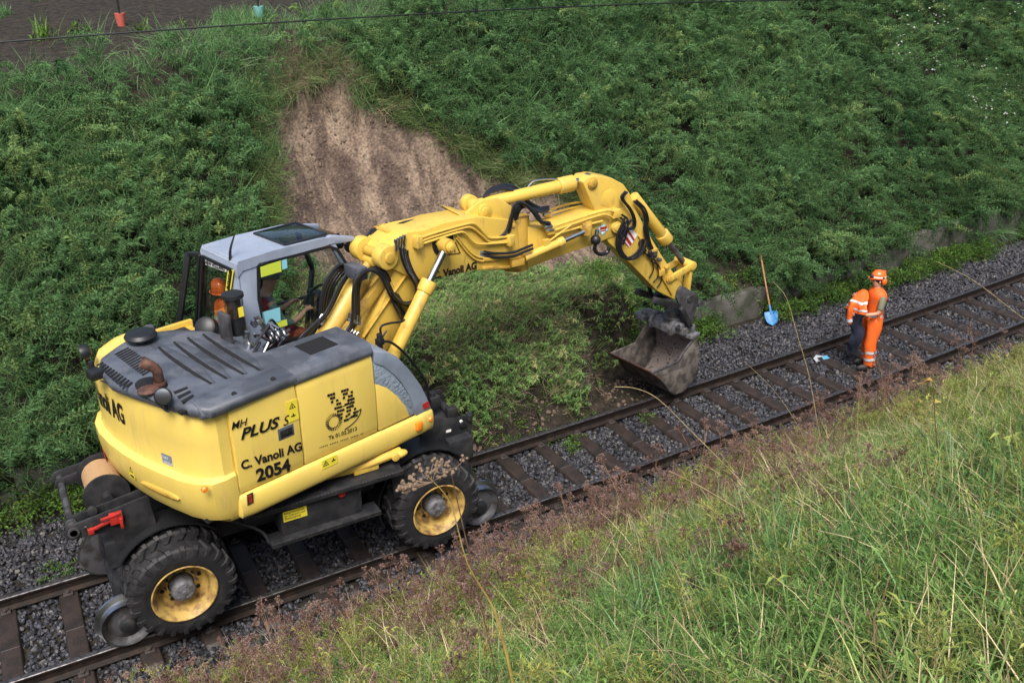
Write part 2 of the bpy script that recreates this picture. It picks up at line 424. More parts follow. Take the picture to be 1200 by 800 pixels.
def strew_group():
    g = bpy.data.node_groups.new('strew', 'GeometryNodeTree')
    g.interface.new_socket('Geometry', in_out='INPUT', socket_type='NodeSocketGeometry')
    g.interface.new_socket('Geometry', in_out='OUTPUT', socket_type='NodeSocketGeometry')
    N = g.nodes; L = g.links
    gi = N.new('NodeGroupInput'); go = N.new('NodeGroupOutput')
    def na(nm, ty):
        a = N.new('GeometryNodeInputNamedAttribute'); a.data_type = ty; a.inputs['Name'].default_value = nm; return a.outputs['Attribute']
    sep = N.new('GeometryNodeSeparateGeometry'); sep.domain = 'POINT'
    L.new(gi.outputs[0], sep.inputs['Geometry']); L.new(na('ispt', 'BOOLEAN'), sep.inputs['Selection'])
    sp = N.new('GeometryNodeSplitToInstances'); sp.domain = 'FACE'
    L.new(sep.outputs['Inverted'], sp.inputs['Geometry']); L.new(na('tmpl', 'INT'), sp.inputs['Group ID'])
    ip = N.new('GeometryNodeInstanceOnPoints'); ip.inputs['Pick Instance'].default_value = True
    L.new(sep.outputs['Selection'], ip.inputs['Points']); L.new(sp.outputs['Instances'], ip.inputs['Instance'])
    L.new(na('pick', 'INT'), ip.inputs['Instance Index']); L.new(na('scl', 'FLOAT'), ip.inputs['Scale'])
    er = N.new('FunctionNodeEulerToRotation'); L.new(na('rot', 'FLOAT_VECTOR'), er.inputs[0]); L.new(er.outputs[0], ip.inputs['Rotation'])
    L.new(ip.outputs[0], go.inputs[0]); return g

def pts_on(x0, x1, y0, y1, dens, keep, zf=land, margin=60, maxd=60):
    n = int((x1-x0)*(y1-y0)*dens); x = RNG.uniform(x0, x1, n); y = RNG.uniform(y0, y1, n)
    k = keep(x, y); x, y = x[k], y[k]; z = zf(x, y); u, v, w_ = project(x, y, z)
    k = (w_ > .5) & (u > -margin-60) & (u < 1260+margin) & (v > -margin-60) & (v < 870+margin) & (w_ < maxd)
    return np.stack([x[k], y[k], z[k]], 1)

# ballast
mat('stone', (.052, .052, .060), .55, 0, noise=(.10, .10, .115), nscale=3, spec=.5)
def stonemat():
    m = MATS['stone']; t = m.node_tree; N = t.nodes; L = t.links; b = N['Principled BSDF']
    a = N.new('ShaderNodeAttribute'); a.attribute_type = 'INSTANCER'; a.attribute_name = 'tint'
    cr = N.new('ShaderNodeValToRGB'); e = cr.color_ramp.elements
    e[0].position = 0; e[0].color = (.010, .010, .013, 1); e[1].position = .9; e[1].color = (.046, .047, .057, 1)
    x = e.new(1.0); x.color = (.13, .12, .11, 1)
    L.new(a.outputs['Fac'], cr.inputs[0]); L.new(cr.outputs[0], b.inputs['Base Color'])
stonemat()
def rock(seed):
    r = random.Random(seed); bm = bmesh.new(); bmesh.ops.create_icosphere(bm, subdivisions=1, radius=1)
    for _ in range(7):
        n = Vector((r.gauss(0, 1), r.gauss(0, 1), r.gauss(0, 1))).normalized(); d = r.uniform(.5, .8)
        for v_ in bm.verts:
            q = v_.co.dot(n)
            if q > d: v_.co -= n*(q-d)
    vs = [(v_.co.x*r.uniform(1, 1.2), v_.co.y, v_.co.z*.8) for v_ in bm.verts]; fs = [tuple(v_.index for v_ in f.verts) for f in bm.faces]
    bm.free(); return vs, fs, [0]*len(fs), [r.random() for _ in fs]
def kb(x, y):
    Y = yt(x, y); sl = np.abs(((x-S0)/SD+.5) % 1-.5)*SD       # distance from a sleeper
    on = (sl < .115) & (np.abs(Y) < 1.0+.12*fbm(x, y, 3, 2, 62))
    edge = WY(x)-.35+.25*fbm(x, y, 1.2, 2, 61)
    mound = (x > 1.6) & (x < 6.6) & (Y > 1.1)
    return (Y < edge) & (Y > -2.3) & ~on & ~mound
def zb(x, y):
    Y = yt(x, y)
    return -.225+.035*(fbm(x, y, 2.0, 2, 5)-.5)-.10*sst(1.5, 2.8, np.abs(Y))
P = pts_on(-7, 34, -2.6, 6, 620, kb, zb, 20)
P2 = P[dist_cam(P[:, 0], P[:, 1], P[:, 2]) > 22]; 
n = len(P); P[:, 2] += RNG.uniform(-.03, .02, n)
o = scatter('ballast', [rock(i) for i in range(8)], P, RNG.uniform(0, 6.28, (n, 3)), RNG.uniform(.024, .046, n), RNG.integers(0, 8, n), RNG.random(n), ['stone'], 'dark blue-grey crushed stone ballast around the sleepers')
bd = grid('ballast_bed', np.arange(-14, 44, .5), np.arange(-2.6, 8, .2), 'soil', lambda x, y: np.where((yt(x, y) < WY(x)) & (yt(x, y) > -2.5), zb(x, y)-.025, land(x, y)-.3), lambda X, Y, Z: X*0)
tag(bd, kind='structure')

# low concrete wall at the foot of the far bank
mat('concrete', (.10, .097, .085), .9, 0, noise=(.04, .045, .032), nscale=2.2, bump=.5, bscale=18)
ws = empty('retaining_wall', (0, 3, 0), 'low weathered grey concrete wall along the foot of the overgrown bank', 'wall')
for a, b, h, off in ((-14, -3.1, .10, -.12), (-3.1, .9, .30, 0), (6.6, 10.9, .30, .0), (10.9, 15.4, .28, .02), (15.4, 19, .55, .02), (19, 30, .5, .0)):
    mb = MB(); xs_ = np.linspace(a+.01, b-.01, 8)
    mb.loft([[tk(x, WY(x)+off+dy, z) for dy, z in ((-.02, -.5), (-.0, h), (.22, h), (.22, -.5))] for x in xs_])
    mb.build('wall_section', 'concrete', ws, bevel=.015)
# ------------------------------------------------------------------ plants (templates are small meshes; z up)
class TP:
    def __init__(s): s.v = []; s.f = []; s.m = []; s.l = []
    def leaf(s, p, d, up, L_, W, droop=.3, mi=0, fold=.25, lv=None):
        p = np.asarray(p, float); d = unit(d); sd = unit(np.cross(d, up)); n = np.cross(sd, d); o = len(s.v)
        dn = np.array([0, 0, -1.0])
        mid = p+d*L_*.5+dn*L_*droop*.2; tip = p+d*L_+dn*L_*droop
        s.v += [p, mid+sd*W/2+n*W*fold, tip, mid-sd*W/2+n*W*fold, mid-n*W*.05]
        s.f += [(o, o+1, o+4), (o+1, o+2, o+4), (o, o+4, o+3), (o+4, o+2, o+3)]; s.m += [mi]*4
        s.l += [random.random() if lv is None else lv]*4
    def blade(s, p, az, L_, W, lean, curl, mi=0, segs=4, lv=None):
        p = np.asarray(p, float); h = np.array([math.cos(az), math.sin(az), 0]); sd = np.array([-h[1], h[0], 0]); o = len(s.v); a = lean
        q = p.copy(); lvv = random.random() if lv is None else lv
        for k in range(segs+1):
            w_ = W*(1-(k/segs)**1.6)*.5+.0004
            s.v += [q+sd*w_, q-sd*w_]
            q = q+(h*math.sin(a)+np.array([0, 0, math.cos(a)]))*L_/segs; a += curl/segs
        for k in range(segs): i = o+2*k; s.f.append((i, i+1, i+3, i+2)); s.m.append(mi); s.l.append(lvv)
        return q
    def stem(s, pts, r, mi=0, n=3, lv=.5):
        P_ = [np.asarray(p, float) for p in pts]; o = len(s.v); m = len(P_)
        for k, p in enumerate(P_):
            d = unit(P_[min(k+1, m-1)]-P_[max(k-1, 0)]); x, y, _ = basis(d); q = r*(1-.6*k/(m-1))
            for i in range(n): t = 2*math.pi*i/n; s.v.append(p+q*(math.cos(t)*x+math.sin(t)*y))
        for k in range(m-1):
            for i in range(n): s.f.append((o+k*n+i, o+k*n+(i+1) % n, o+(k+1)*n+(i+1) % n, o+(k+1)*n+i)); s.m.append(mi); s.l.append(lv)
    def out(s): return s.v, s.f, s.m, s.l
def rdir(r, zlo=-.3, zhi=.6):
    a = r.uniform(0, 6.283); z = r.uniform(zlo, zhi); c = math.sqrt(max(0, 1-z*z)); return np.array([c*math.cos(a), c*math.sin(a), z])
UP = np.array([0, 0, 1.0])
def sprig(seed, H=.5, n=15, L_=.075, W=.026, lean=.5, droop=.55):
    """a leaning stem with pairs of drooping pointed leaves"""
    r = random.Random(seed); t = TP(); pts = []; q = np.zeros(3); a = .1
    for k in range(7):
        pts.append(q.copy()); q = q+np.array([math.sin(a), 0, math.cos(a)])*H/6; a += lean/6*2.2
    t.stem(pts, .005, 1)
    for k in range(n):
        f = .15+.85*k/(n-1); i = min(5, int(f*6)); p = pts[i]+(pts[i+1]-pts[i])*(f*6-i)
        ax = unit(pts[i+1]-pts[i]); az = k*1.57+r.uniform(-.3, .3); x, y, _ = basis(ax)
        for sg in (0, math.pi):
            d = unit(math.cos(az+sg)*x+math.sin(az+sg)*y+ax*.35); l = L_*(1.15-.55*f)*r.uniform(.8, 1.2)
            t.leaf(p, d, ax, l, W*l/L_*r.uniform(.9, 1.2), droop*r.uniform(.5, 1.3))
    return t.out()
def bushlet(seed, R_=.22, n=70, L_=.06, W=.035, droop=.2):
    r = random.Random(seed); t = TP()
    for k in range(n):
        d = rdir(r, -.1, 1); p = d*R_*r.uniform(.45, 1)*np.array([1, 1, .8]); t.leaf(p, unit(d+rdir(r, -1, 1)*.7), UP, L_*r.uniform(.6, 1.2), W*r.uniform(.7, 1.1), droop)
        if k % 7 == 0: t.stem([(0, 0, 0), p*.5+UP*.02, p], .003, 1)
    return t.out()
def tuft(seed, n=26, H=.4, W=.007, spread=.35, curl=1.2, R_=.07, mix=0.0):
    r = random.Random(seed); t = TP()
    for k in range(n):
        p = (r.gauss(0, R_), r.gauss(0, R_), -.02)
        t.blade(p, r.uniform(0, 6.28), H*r.uniform(.5, 1.15), W*r.uniform(.6, 1.3), r.uniform(0, spread), r.uniform(.3, curl), 1 if r.random() < mix else 0)
    return t.out()
def feather(seed, H=.35, n=26):
    """fine feathery weed: thin stem, thin branching leaflets"""
    r = random.Random(seed); t = TP(); q = np.zeros(3); pts = [q]
    for k in range(6): q = q+np.array([r.gauss(.01, .015), r.gauss(0, .015), H/6]); pts.append(q)
    t.stem(pts, .004, 1)
    for k in range(n):
        i = r.randrange(1, 6); p = pts[i]+(pts[i+1]-pts[i])*r.random(); d = unit(rdir(r, .1, .8)); l = r.uniform(.05, .14)
        t.stem([p, p+d*l], .0018, 0, 3, r.random())
        for j in range(5): t.leaf(p+d*l*(.3+.14*j), unit(d+rdir(r, -.4, .8)*1.1), UP, .035*r.uniform(.6, 1.3), .008, .1)
    return t.out()
def umbel(seed, H=.7, heads=9, dens=1.0):
    """dried umbellifer: branching stems that end in seed clusters"""
    r = random.Random(seed); t = TP(); q = np.zeros(3); pts = [q]; a = r.uniform(0, 6.28); ln = r.uniform(.1, .35)
    for k in range(6): q = q+np.array([math.cos(a)*math.sin(ln)+r.gauss(0, .08), math.sin(a)*math.sin(ln)+r.gauss(0, .08), math.cos(ln)])*H/6; pts.append(q)
    t.stem(pts, .0045, 1)
    for h in range(heads):
        i = r.randrange(2, 6) if h else 6; p = pts[i]; d = unit(rdir(r, .3, 1)+UP*.4) if h else unit(pts[6]-pts[5]); l = r.uniform(.08, .25) if h else .02
        e = p+d*l; t.stem([p, p+d*l*.5+UP*.01, e], .0025, 1)
        nr = int(r.randint(10, 16)*dens)
        for j in range(nr):
            dd = unit(d+rdir(r, -1, 1)*.75); l2 = r.uniform(.03, .06); s_ = e+dd*l2; t.stem([e, s_], .0012, 1)
            for m in range(5):
                d3 = unit(dd+rdir(r, -1, 1)*.9); t.leaf(s_, d3, UP, .018*r.uniform(.7, 1.3), .009, 0, 0, .3)
    return t.out()
def weedstalk(seed, H=.6):
    r = random.Random(seed); t = TP(); q = np.zeros(3); pts = [q]
    for k in range(6): q = q+np.array([r.gauss(.02, .02), r.gauss(0, .02), H/6]); pts.append(q)
    t.stem(pts, .004, 1)
    for k in range(16):
        i = r.randrange(0, 6); p = pts[i]+(pts[i+1]-pts[i])*r.random(); t.leaf(p, rdir(r, -.2, .7), UP, r.uniform(.04, .11), .03*r.uniform(.5, 1), .5)
    return t.out()

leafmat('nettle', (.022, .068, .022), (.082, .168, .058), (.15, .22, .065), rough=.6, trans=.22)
leafmat('stem_green', (.03, .05, .015), (.09, .10, .04), trans=0)
leafmat('bramble', (.035, .09, .012), (.10, .19, .03), (.2, .25, .05), trans=.3)
leafmat('crest_grass', (.055, .135, .045), (.15, .28, .10), (.30, .31, .13), rough=.35, trans=.3)
leafmat('hang_grass', (.05, .10, .025), (.15, .18, .07), (.26, .21, .13), trans=.15)
leafmat('dead_grass', (.11, .08, .055), (.26, .20, .14), (.36, .29, .2), trans=.1)
leafmat('bank_grass', (.07, .16, .035), (.21, .33, .09), (.44, .42, .16), rough=.35, trans=.3)
leafmat('bank_weed', (.10, .16, .035), (.26, .30, .07), (.36, .32, .09), trans=.3)
leafmat('straw', (.28, .21, .12), (.50, .41, .23), (.58, .50, .32), trans=.1)
leafmat('pink_seed', (.11, .065, .055), (.24, .155, .135), (.32, .23, .16), trans=.15)
leafmat('pink_stem', (.12, .055, .04), (.26, .16, .10), trans=0)
leafmat('mound_leaf', (.06, .135, .035), (.18, .29, .085), (.36, .34, .15), trans=.3)
leafmat('white_petal', (.6, .6, .55), (.75, .75, .7), trans=.3)

def slope_euler(P, lean_az, lean, jit):
    """tilt +z of the template towards azimuth lean_az; template's own arch (+x) points there too"""
    n = len(P); az = lean_az+RNG.normal(0, jit, n)
    tl = np.clip(lean+RNG.normal(0, .15, n), 0, 1.9)
    # euler XYZ applied as Rz*Ry*Rx : Ry tilts z towards x, Rz turns to azimuth
    return np.stack([RNG.normal(0, .12, n), tl, az], 1)
def scarsd(x, y): ins = inpoly(x, y, SCAR); d = polydist(x, y, SCAR); return np.where(ins, d, -d)
def mound_m(x, y): Y = yt(x, y); return (x > 1.3) & (x < 7.2) & (Y > 1.0) & (Y < 5.3)
def top_edge(x): return 3.2+(crest(x)-.35)/.76-.35+np.where(x > 8.5, 7.0, 0)
def slope_keep(x, y):
    Y = yt(x, y); return (Y < top_edge(x)) & ~((x > 15.4) & (x < 17.4) & (Y < WY(x)+.15)) & (Y > WY(x)-.1-.55*sst(.42, .6, fbm(x, y, .6, 2, 79))+1.0*((x > 9.3) & (x < 10.8))) & (land(x, y) < crest(x)+.15) & (scarsd(x, y) < -.40)

# dark nettles and shrubs of the far bank, combed downhill
def k1(x, y):
    z = land(x, y); left = x < 5.2
    hi = crest(x)-z-.9*(fbm(x, y, .7, 2, 71))
    top_ok = (hi > .55) | ((x > 4.5) & (z < crest(x)-.1)) | (RNG.random(len(x)) < .12)
    return slope_keep(x, y) & ~(mound_m(x, y) & (yt(x, y) < 4.6)) & top_ok
P = pts_on(-9, 34, 2.6, 22, 92, k1, maxd=48)
n = len(P); d = dist_cam(*P.T)
az = -1.9+.8*(fbm(P[:, 0], P[:, 1], .5, 2, 77)-.5)*2+np.where(P[:, 0] > 6, -.5, .1)
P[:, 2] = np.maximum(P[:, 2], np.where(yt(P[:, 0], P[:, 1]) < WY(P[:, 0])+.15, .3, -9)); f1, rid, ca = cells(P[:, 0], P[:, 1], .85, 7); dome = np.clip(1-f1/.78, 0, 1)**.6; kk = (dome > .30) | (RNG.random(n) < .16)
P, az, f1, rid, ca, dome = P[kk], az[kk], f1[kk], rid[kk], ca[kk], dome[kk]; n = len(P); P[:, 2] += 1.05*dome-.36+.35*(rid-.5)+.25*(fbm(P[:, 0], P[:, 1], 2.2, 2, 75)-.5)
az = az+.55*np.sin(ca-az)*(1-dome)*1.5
tint = np.clip(.10+.8*(fbm(P[:, 0], P[:, 1], .45, 3, 73)-.3)+.45*(rid-.35)+.42*dome-.06+RNG.normal(0, .10, n), 0, .93); tint[RNG.random(n) < .008] = 1  # clump tops lighter, gaps darker: light and shade put into the tint
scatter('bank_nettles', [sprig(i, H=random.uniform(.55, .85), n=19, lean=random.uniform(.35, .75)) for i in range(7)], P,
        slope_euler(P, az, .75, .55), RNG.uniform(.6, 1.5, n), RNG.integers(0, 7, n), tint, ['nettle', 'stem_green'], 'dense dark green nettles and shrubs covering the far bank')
print('nettles', n)
# taller arching shoots that stand out of the mass
P = pts_on(-9, 34, 2.8, 22, 15, lambda x, y: k1(x, y) & (cells(x, y, .85, 7)[0] < .5) & (scarsd(x, y) < -.45), maxd=48); n = len(P); f1, rid, ca = cells(P[:, 0], P[:, 1], .85, 7); P[:, 2] += .15+.6*np.clip(1-f1/.78, 0, 1)**.6+.35*(rid-.5)
scatter('arching_shoots', [sprig(10+i, H=1.15, n=34, L_=.10, W=.034, lean=.8, droop=.6) for i in range(5)], P, slope_euler(P, -2.1+0*P[:, 0], .75, .45), RNG.uniform(.6, 1.15, n), RNG.integers(0, 5, n), np.clip(RNG.normal(.6, .2, n), 0, .98), ['nettle', 'stem_green'], 'long arching leafy shoots rising out of the shrubs of the far bank')
# rank grass between the shrubs, mostly above and right of the bare earth
def kg(x, y): return slope_keep(x, y) & (fbm(x, y, .45, 2, 151)+.12*np.exp(-((x-7)/3.0)**2) > .53) & ~mound_m(x, y)
P = pts_on(-9, 34, 3.0, 22, 19, kg, maxd=48); n = len(P); f1, rid, ca = cells(P[:, 0], P[:, 1], .85, 7); P[:, 2] += .05+.5*np.clip(1-f1/.78, 0, 1)**.6
scatter('slope_grass', [tuft(210+i, n=24, H=.7, W=.010, spread=.8, curl=1.9, R_=.09) for i in range(5)], P, slope_euler(P, -1.8, .9, .5), RNG.uniform(.6, 1.2, n), RNG.integers(0, 5, n), np.clip(RNG.normal(.3, .22, n), 0, 1), ['crest_grass'], 'rank drooping grass between the shrubs of the far bank')
# bramble and low leaves at the foot of the wall, over its top and in the ballast
def k2(x, y):
    Y = yt(x, y); w_ = WY(x); f = fbm(x, y, .9, 2, 81)
    a = (np.abs(Y-w_+.1) < .55) & (f > .40)
    return a & ~((x > 1.6) & (x < 6.4)) & ~((x > 9.3) & (x < 10.6) & (Y < w_-.05))
P = pts_on(-8, 32, 2, 9, 42, k2); n = len(P); P[:, 2] = np.maximum(P[:, 2], -.2)+RNG.uniform(0, .2, n)
scatter('foot_brambles', [bushlet(20+i) for i in range(5)], P, slope_euler(P, -1.57, .3, 1.5), RNG.uniform(.55, 1.15, n), RNG.integers(0, 5, n), np.clip(RNG.normal(.45, .22, n), 0, 1), ['bramble', 'stem_green'], 'light green brambles along the foot of the wall')
# grass along the crest
def k3(x, y):
    z = land(x, y); Y = yt(x, y); lim = np.where(x < 4.5, 1.5+.7*fbm(x, y, .8, 2, 91), .35)
    field = (Y > 9.05+.7*fbm(x, y, .7, 2, 93)+.22*np.clip(x, 0, 20)) & (x < 9)
    return (Y > 5) & (z > crest(x)-lim-.15) & (scarsd(x, y) < -.02) & (~field | (fbm(x, y, .35, 3, 95) > .68))
P = pts_on(-9, 36, 6, 30, 34, k3, maxd=45); n = len(P)
scatter('crest_grass', [tuft(40+i, n=26, H=.5, W=.012, spread=.5, curl=1.7, R_=.1) for i in range(6)], P, slope_euler(P, -1.9, .4, 1.0), RNG.uniform(.7, 1.3, n)*(1-.45*sst(7.6, 9.0, yt(P[:, 0], P[:, 1]))), RNG.integers(0, 6, n),
        np.clip(.45+.9*(fbm(P[:, 0], P[:, 1], .6, 3, 97)-.5)+RNG.normal(0, .14, n), 0, 1), ['crest_grass'], 'long bluish green grass along the top of the bank')
print('crest', n)
# grass hanging over the upper lip of the scar
def k4(x, y): s_ = scarsd(x, y); return (s_ > -.6) & (s_ < -.05) & (yt(x, y) > 5.6-.05*x)
P = pts_on(0, 12, 3, 14, 85, k4); n = len(P); P[:, 2] += .12
scatter('hanging_grass', [tuft(60+i, n=22, H=.52, W=.009, spread=.9, curl=1.5, R_=.07) for i in range(6)], P, slope_euler(P, -1.6, 1.25, .5), RNG.uniform(.6, 1.15, n), RNG.integers(0, 6, n),
        np.clip(RNG.normal(.36, .24, n), 0, 1), ['hang_grass'], 'dull green and dry grass hanging over the edge of the bare earth')
# few dead tussocks at the scar's top left corner
def k5(x, y): s_ = scarsd(x, y); c = slope_hit(370, 100); return (np.hypot(x-c[0], y-c[1]) < .8) & (s_ < .15)
P = pts_on(0, 9, 5, 14, 42, k5); n = len(P); P[:, 2] += .15
scatter('dead_grass', [tuft(70+i, n=30, H=.55, W=.007, spread=.9, curl=1.4, R_=.06) for i in range(4)], P, slope_euler(P, -1.7, 1.2, .5), RNG.uniform(.6, 1.1, n), RNG.integers(0, 4, n), np.clip(RNG.normal(.35, .25, n), 0, 1), ['dead_grass'], 'brown dead grass at the top corner of the bare earth')
# the slumped mound: grass, leaves, straw
def k6(x, y):
    Y = yt(x, y); bare = ((fbm(x, y, 1.1, 3, 103) > .64) & (Y < 1.7)) | ((x > 5.5) & (Y < 1.25))
    return mound_m(x, y) & (Y > 1.12) & (scarsd(x, y) < .1) & ~bare
inb = lambda P_: P_[~((np.abs(P_[:, 0]-6.45) < .72) & (yt(P_[:, 0], P_[:, 1]) < 2.1))]
P = inb(np.vstack([pts_on(1, 7.6, .8, 6, 165, k6), pts_on(1, 7.6, .8, 2.2, 170, lambda x, y: k6(x, y) & (yt(x, y) < 1.75) & (fbm(x, y, 1.4, 2, 181) > .36))])); n = len(P)
f = fbm(P[:, 0], P[:, 1], .8, 3, 105)
idx = np.where(RNG.random(n) < np.clip(.75-1.4*(f-.5), .15, .9), RNG.integers(0, 4, n), RNG.integers(4, 8, n))
scatter('mound_plants', [weedstalk(80+i, .32) for i in range(4)]+[tuft(90+i, n=24, H=.42, W=.008, spread=.8, curl=1.7, mix=.42) for i in range(4)], P, slope_euler(P, -1.7, .7, .9), RNG.uniform(.55, 1.1, n), idx,
        np.clip(.55+.5*(f-.5)+RNG.normal(0, .25, n), 0, 1), ['mound_leaf', 'dead_grass'], 'grass and small leaves on the slumped earth below the bare patch')
# small plants that creep between sleepers and along the far rail
def k7(x, y):
    Y = yt(x, y); a = (np.abs(Y-.55) < .22) & (x > 2.0) & (x < 6.2) & (fbm(x, y, 2, 2, 111) > .47)
    b = (np.abs(Y-1.12) < .22) & (x > 1.5) & (x < 5.4) & (fbm(x, y, 2, 2, 113) > .42); c = (np.abs(Y-1.25) < .2) & (x < -2.2) & (fbm(x, y, 1.5, 2, 115) > .45)
    return a | b | c
P = pts_on(-6, 7, .2, 2, 85, k7, lambda x, y: np.maximum(zb(x, y), np.where(yt(x, y) > .95, land(x, y), -9))); n = len(P); P[:, 2] += .02
scatter('creeping_weeds', [bushlet(120+i, R_=.12, n=26, L_=.05, W=.028) for i in range(4)], P, slope_euler(P, 0, .2, 2), RNG.uniform(.45, .95, n), RNG.integers(0, 4, n), np.clip(RNG.normal(.5, .2, n), 0, 1), ['bramble', 'stem_green'], 'small creeping green weeds along the far rail')
# white flowers high on the right
cx = slope_hit(1145, 110)
P = pts_on(12, 34, 4, 20, 4, lambda x, y: slope_keep(x, y) & (np.hypot((x-cx[0])/1.5, (y-cx[1])) < 1.2+2.2*fbm(x, y, 1, 2, 120)), maxd=50); n = len(P); P[:, 2] += .95
def flower(seed):
    r = random.Random(seed); t = TP()
    for k in range(3):
        c = np.array([r.gauss(0, .12), r.gauss(0, .12), r.gauss(0, .08)])
        for j in range(6): t.leaf(c, rdir(r, 0, 1), UP, .04, .03, 0)
    return t.out()
scatter('white_flowers', [flower(i) for i in range(3)], P, slope_euler(P, 0, .3, 2), RNG.uniform(.6, 1.2, n), RNG.integers(0, 3, n), RNG.random(n), ['white_petal'], 'small white bindweed flowers among the shrubs at the upper right')

# near bank
def nb_keep(x, y): Y = yt(x, y); return Y < -(1.75-.3*sst(-2, 3, x))+.12-.35*fbm(x, y, 1.2, 2, 131)
P = pts_on(-6, 24, -11, -1.3, 95, lambda x, y: nb_keep(x, y), margin=250, maxd=30)
dc = dist_cam(*P.T); P = P[dc > 1.9]; n = len(P)
gr = fbm(P[:, 0], P[:, 1], .5, 3, 133)+.05*(P[:, 0]-2)-.05*(P[:, 1]+6)*0
u_, v_, _ = project(*P.T)
sc_ = np.clip(.95-.10*(yt(P[:, 0], P[:, 1])+6), .55, 1.1)
idx = np.where(RNG.random(n) < np.clip(.25+.10*(P[:, 0]-1.5)+.9*(gr-.5)-.12*(yt(P[:, 0], P[:, 1])+5), .12, .9), RNG.integers(0, 5, n), RNG.integers(5, 10, n))
tn = np.clip(.46+1.2*(fbm(P[:, 0], P[:, 1], .8, 3, 135)-.5)+RNG.normal(0, .2, n), 0, 1)
scatter('bank_grass', [tuft(140+i, n=24, H=.48, W=.009, spread=.9, curl=2.1, R_=.09, mix=.16) for i in range(5)]+[feather(150+i) for i in range(5)], P, slope_euler(P, 1.2, .2, 1.6), sc_*RNG.uniform(.7, 1.2, n), idx, tn, ['bank_grass', 'straw'], 'tall green grass and weeds on the near bank')
print('near', n)
P = pts_on(-6, 24, -11, -1.3, 30, lambda x, y: nb_keep(x, y) & (fbm(x, y, .7, 2, 137) > .42), margin=250, maxd=30); P = P[dist_cam(*P.T) > 2.0]; n = len(P)
scatter('bank_weeds', [feather(160+i, H=.5, n=40) for i in range(4)]+[weedstalk(165+i, .45) for i in range(2)], P, slope_euler(P, 1.2, .2, 2), RNG.uniform(.7, 1.15, n), RNG.integers(0, 6, n), np.clip(RNG.normal(.55, .25, n), 0, 1), ['bank_weed', 'pink_stem'], 'feathery yellow-green weeds among the grass of the near bank')
P = pts_on(-6, 24, -11, -1.3, 30, lambda x, y: nb_keep(x, y), margin=250, maxd=30); P = P[dist_cam(*P.T) > 2.4]; n = len(P)
scatter('bank_straw', [tuft(170+i, n=6, H=.68, W=.005, spread=1.0, curl=1.7, R_=.12) for i in range(5)], P, slope_euler(P, 1.8, .3, 1.0), RNG.uniform(.6, 1.1, n), RNG.integers(0, 5, n), RNG.random(n), ['straw'], 'dry straw-coloured grass stalks bending over the near bank')

# long broad blades in the nearest corner
P = pts_on(-3, 12, -9.5, -3, 20, lambda x, y: (dist_cam(x, y, land(x, y)) < 9.5) & (x > 0.2) & (fbm(x, y, .9, 2, 161) > .40), margin=250, maxd=12); P = P[dist_cam(*P.T) > 2.2]; n = len(P)
scatter('broad_grass', [tuft(220+i, n=15, H=.62, W=.0125, spread=.7, curl=2.1, R_=.07) for i in range(5)], P, slope_euler(P, 1.0, .3, 1.2), RNG.uniform(.7, 1.25, n), RNG.integers(0, 5, n), np.clip(RNG.normal(.55, .22, n), 0, .9), ['crest_grass'], 'long broad bright grass blades in the nearest part of the near bank')
# pink-brown dried weeds mixed into the lower edge of the near bank
P = pts_on(-4, 14, -6.5, -1.3, 13, lambda x, y: nb_keep(x, y) & (fbm(x, y, .5, 2, 139)+.10*(yt(x, y)+3.4)-.06*(x-3) > .45), margin=100, maxd=30); P = P[dist_cam(*P.T) > 3.2]; n = len(P)
scatter('dry_weed_thicket', [umbel(180+i, H=.5, heads=6, dens=.7) for i in range(6)], P, slope_euler(P, 1.6, .3, 1.2), RNG.uniform(.6, 1.1, n), RNG.integers(0, 6, n), np.clip(RNG.normal(.45, .3, n), 0, 1), ['pink_seed', 'pink_stem'], 'thicket of pinkish brown dried weeds along the lower edge of the near bank')
print('thicket', n)
# brown torn roots and stalks on the raw face of the mound beside the rail
P = pts_on(1, 7.2, .9, 2.1, 60, lambda x, y: (yt(x, y) > 1.12) & (yt(x, y) < 1.95) & (x > 1.4) & (x < 6.8) & (fbm(x, y, 1.1, 2, 141) > .4)); P = inb(P); n = len(P)
scatter('torn_roots', [tuft(190+i, n=22, H=.3, W=.005, spread=1.3, curl=1.6, R_=.08) for i in range(4)], P, slope_euler(P, -1.6, 1.2, 1.2), RNG.uniform(.5, 1.1, n), RNG.integers(0, 4, n), np.clip(RNG.normal(.3, .25, n), 0, 1), ['dead_grass'], 'torn brown roots and dry stalks on the raw face of the mound')

# clods and stones on the bare earth
mat('clod', (.10, .07, .053), .95, 0, noise=(.19, .14, .10), nscale=3)
P = pts_on(0, 9, 1.0, 10, 150, lambda x, y: (scarsd(x, y) > -.15) | ((x > 1.2) & (x < 7.2) & (yt(x, y) > .98) & (yt(x, y) < 1.8) & (fbm(x, y, 1.3, 2, 171) > .42))); n = len(P)
scatter('soil_clods', [rock(30+i) for i in range(5)], P, RNG.uniform(0, 6.28, (n, 3)), .012+.045*RNG.random(n)**4, RNG.integers(0, 5, n), RNG.random(n), ['clod'], 'loose clods of brown earth on the bare patch and the raw face of the mound')
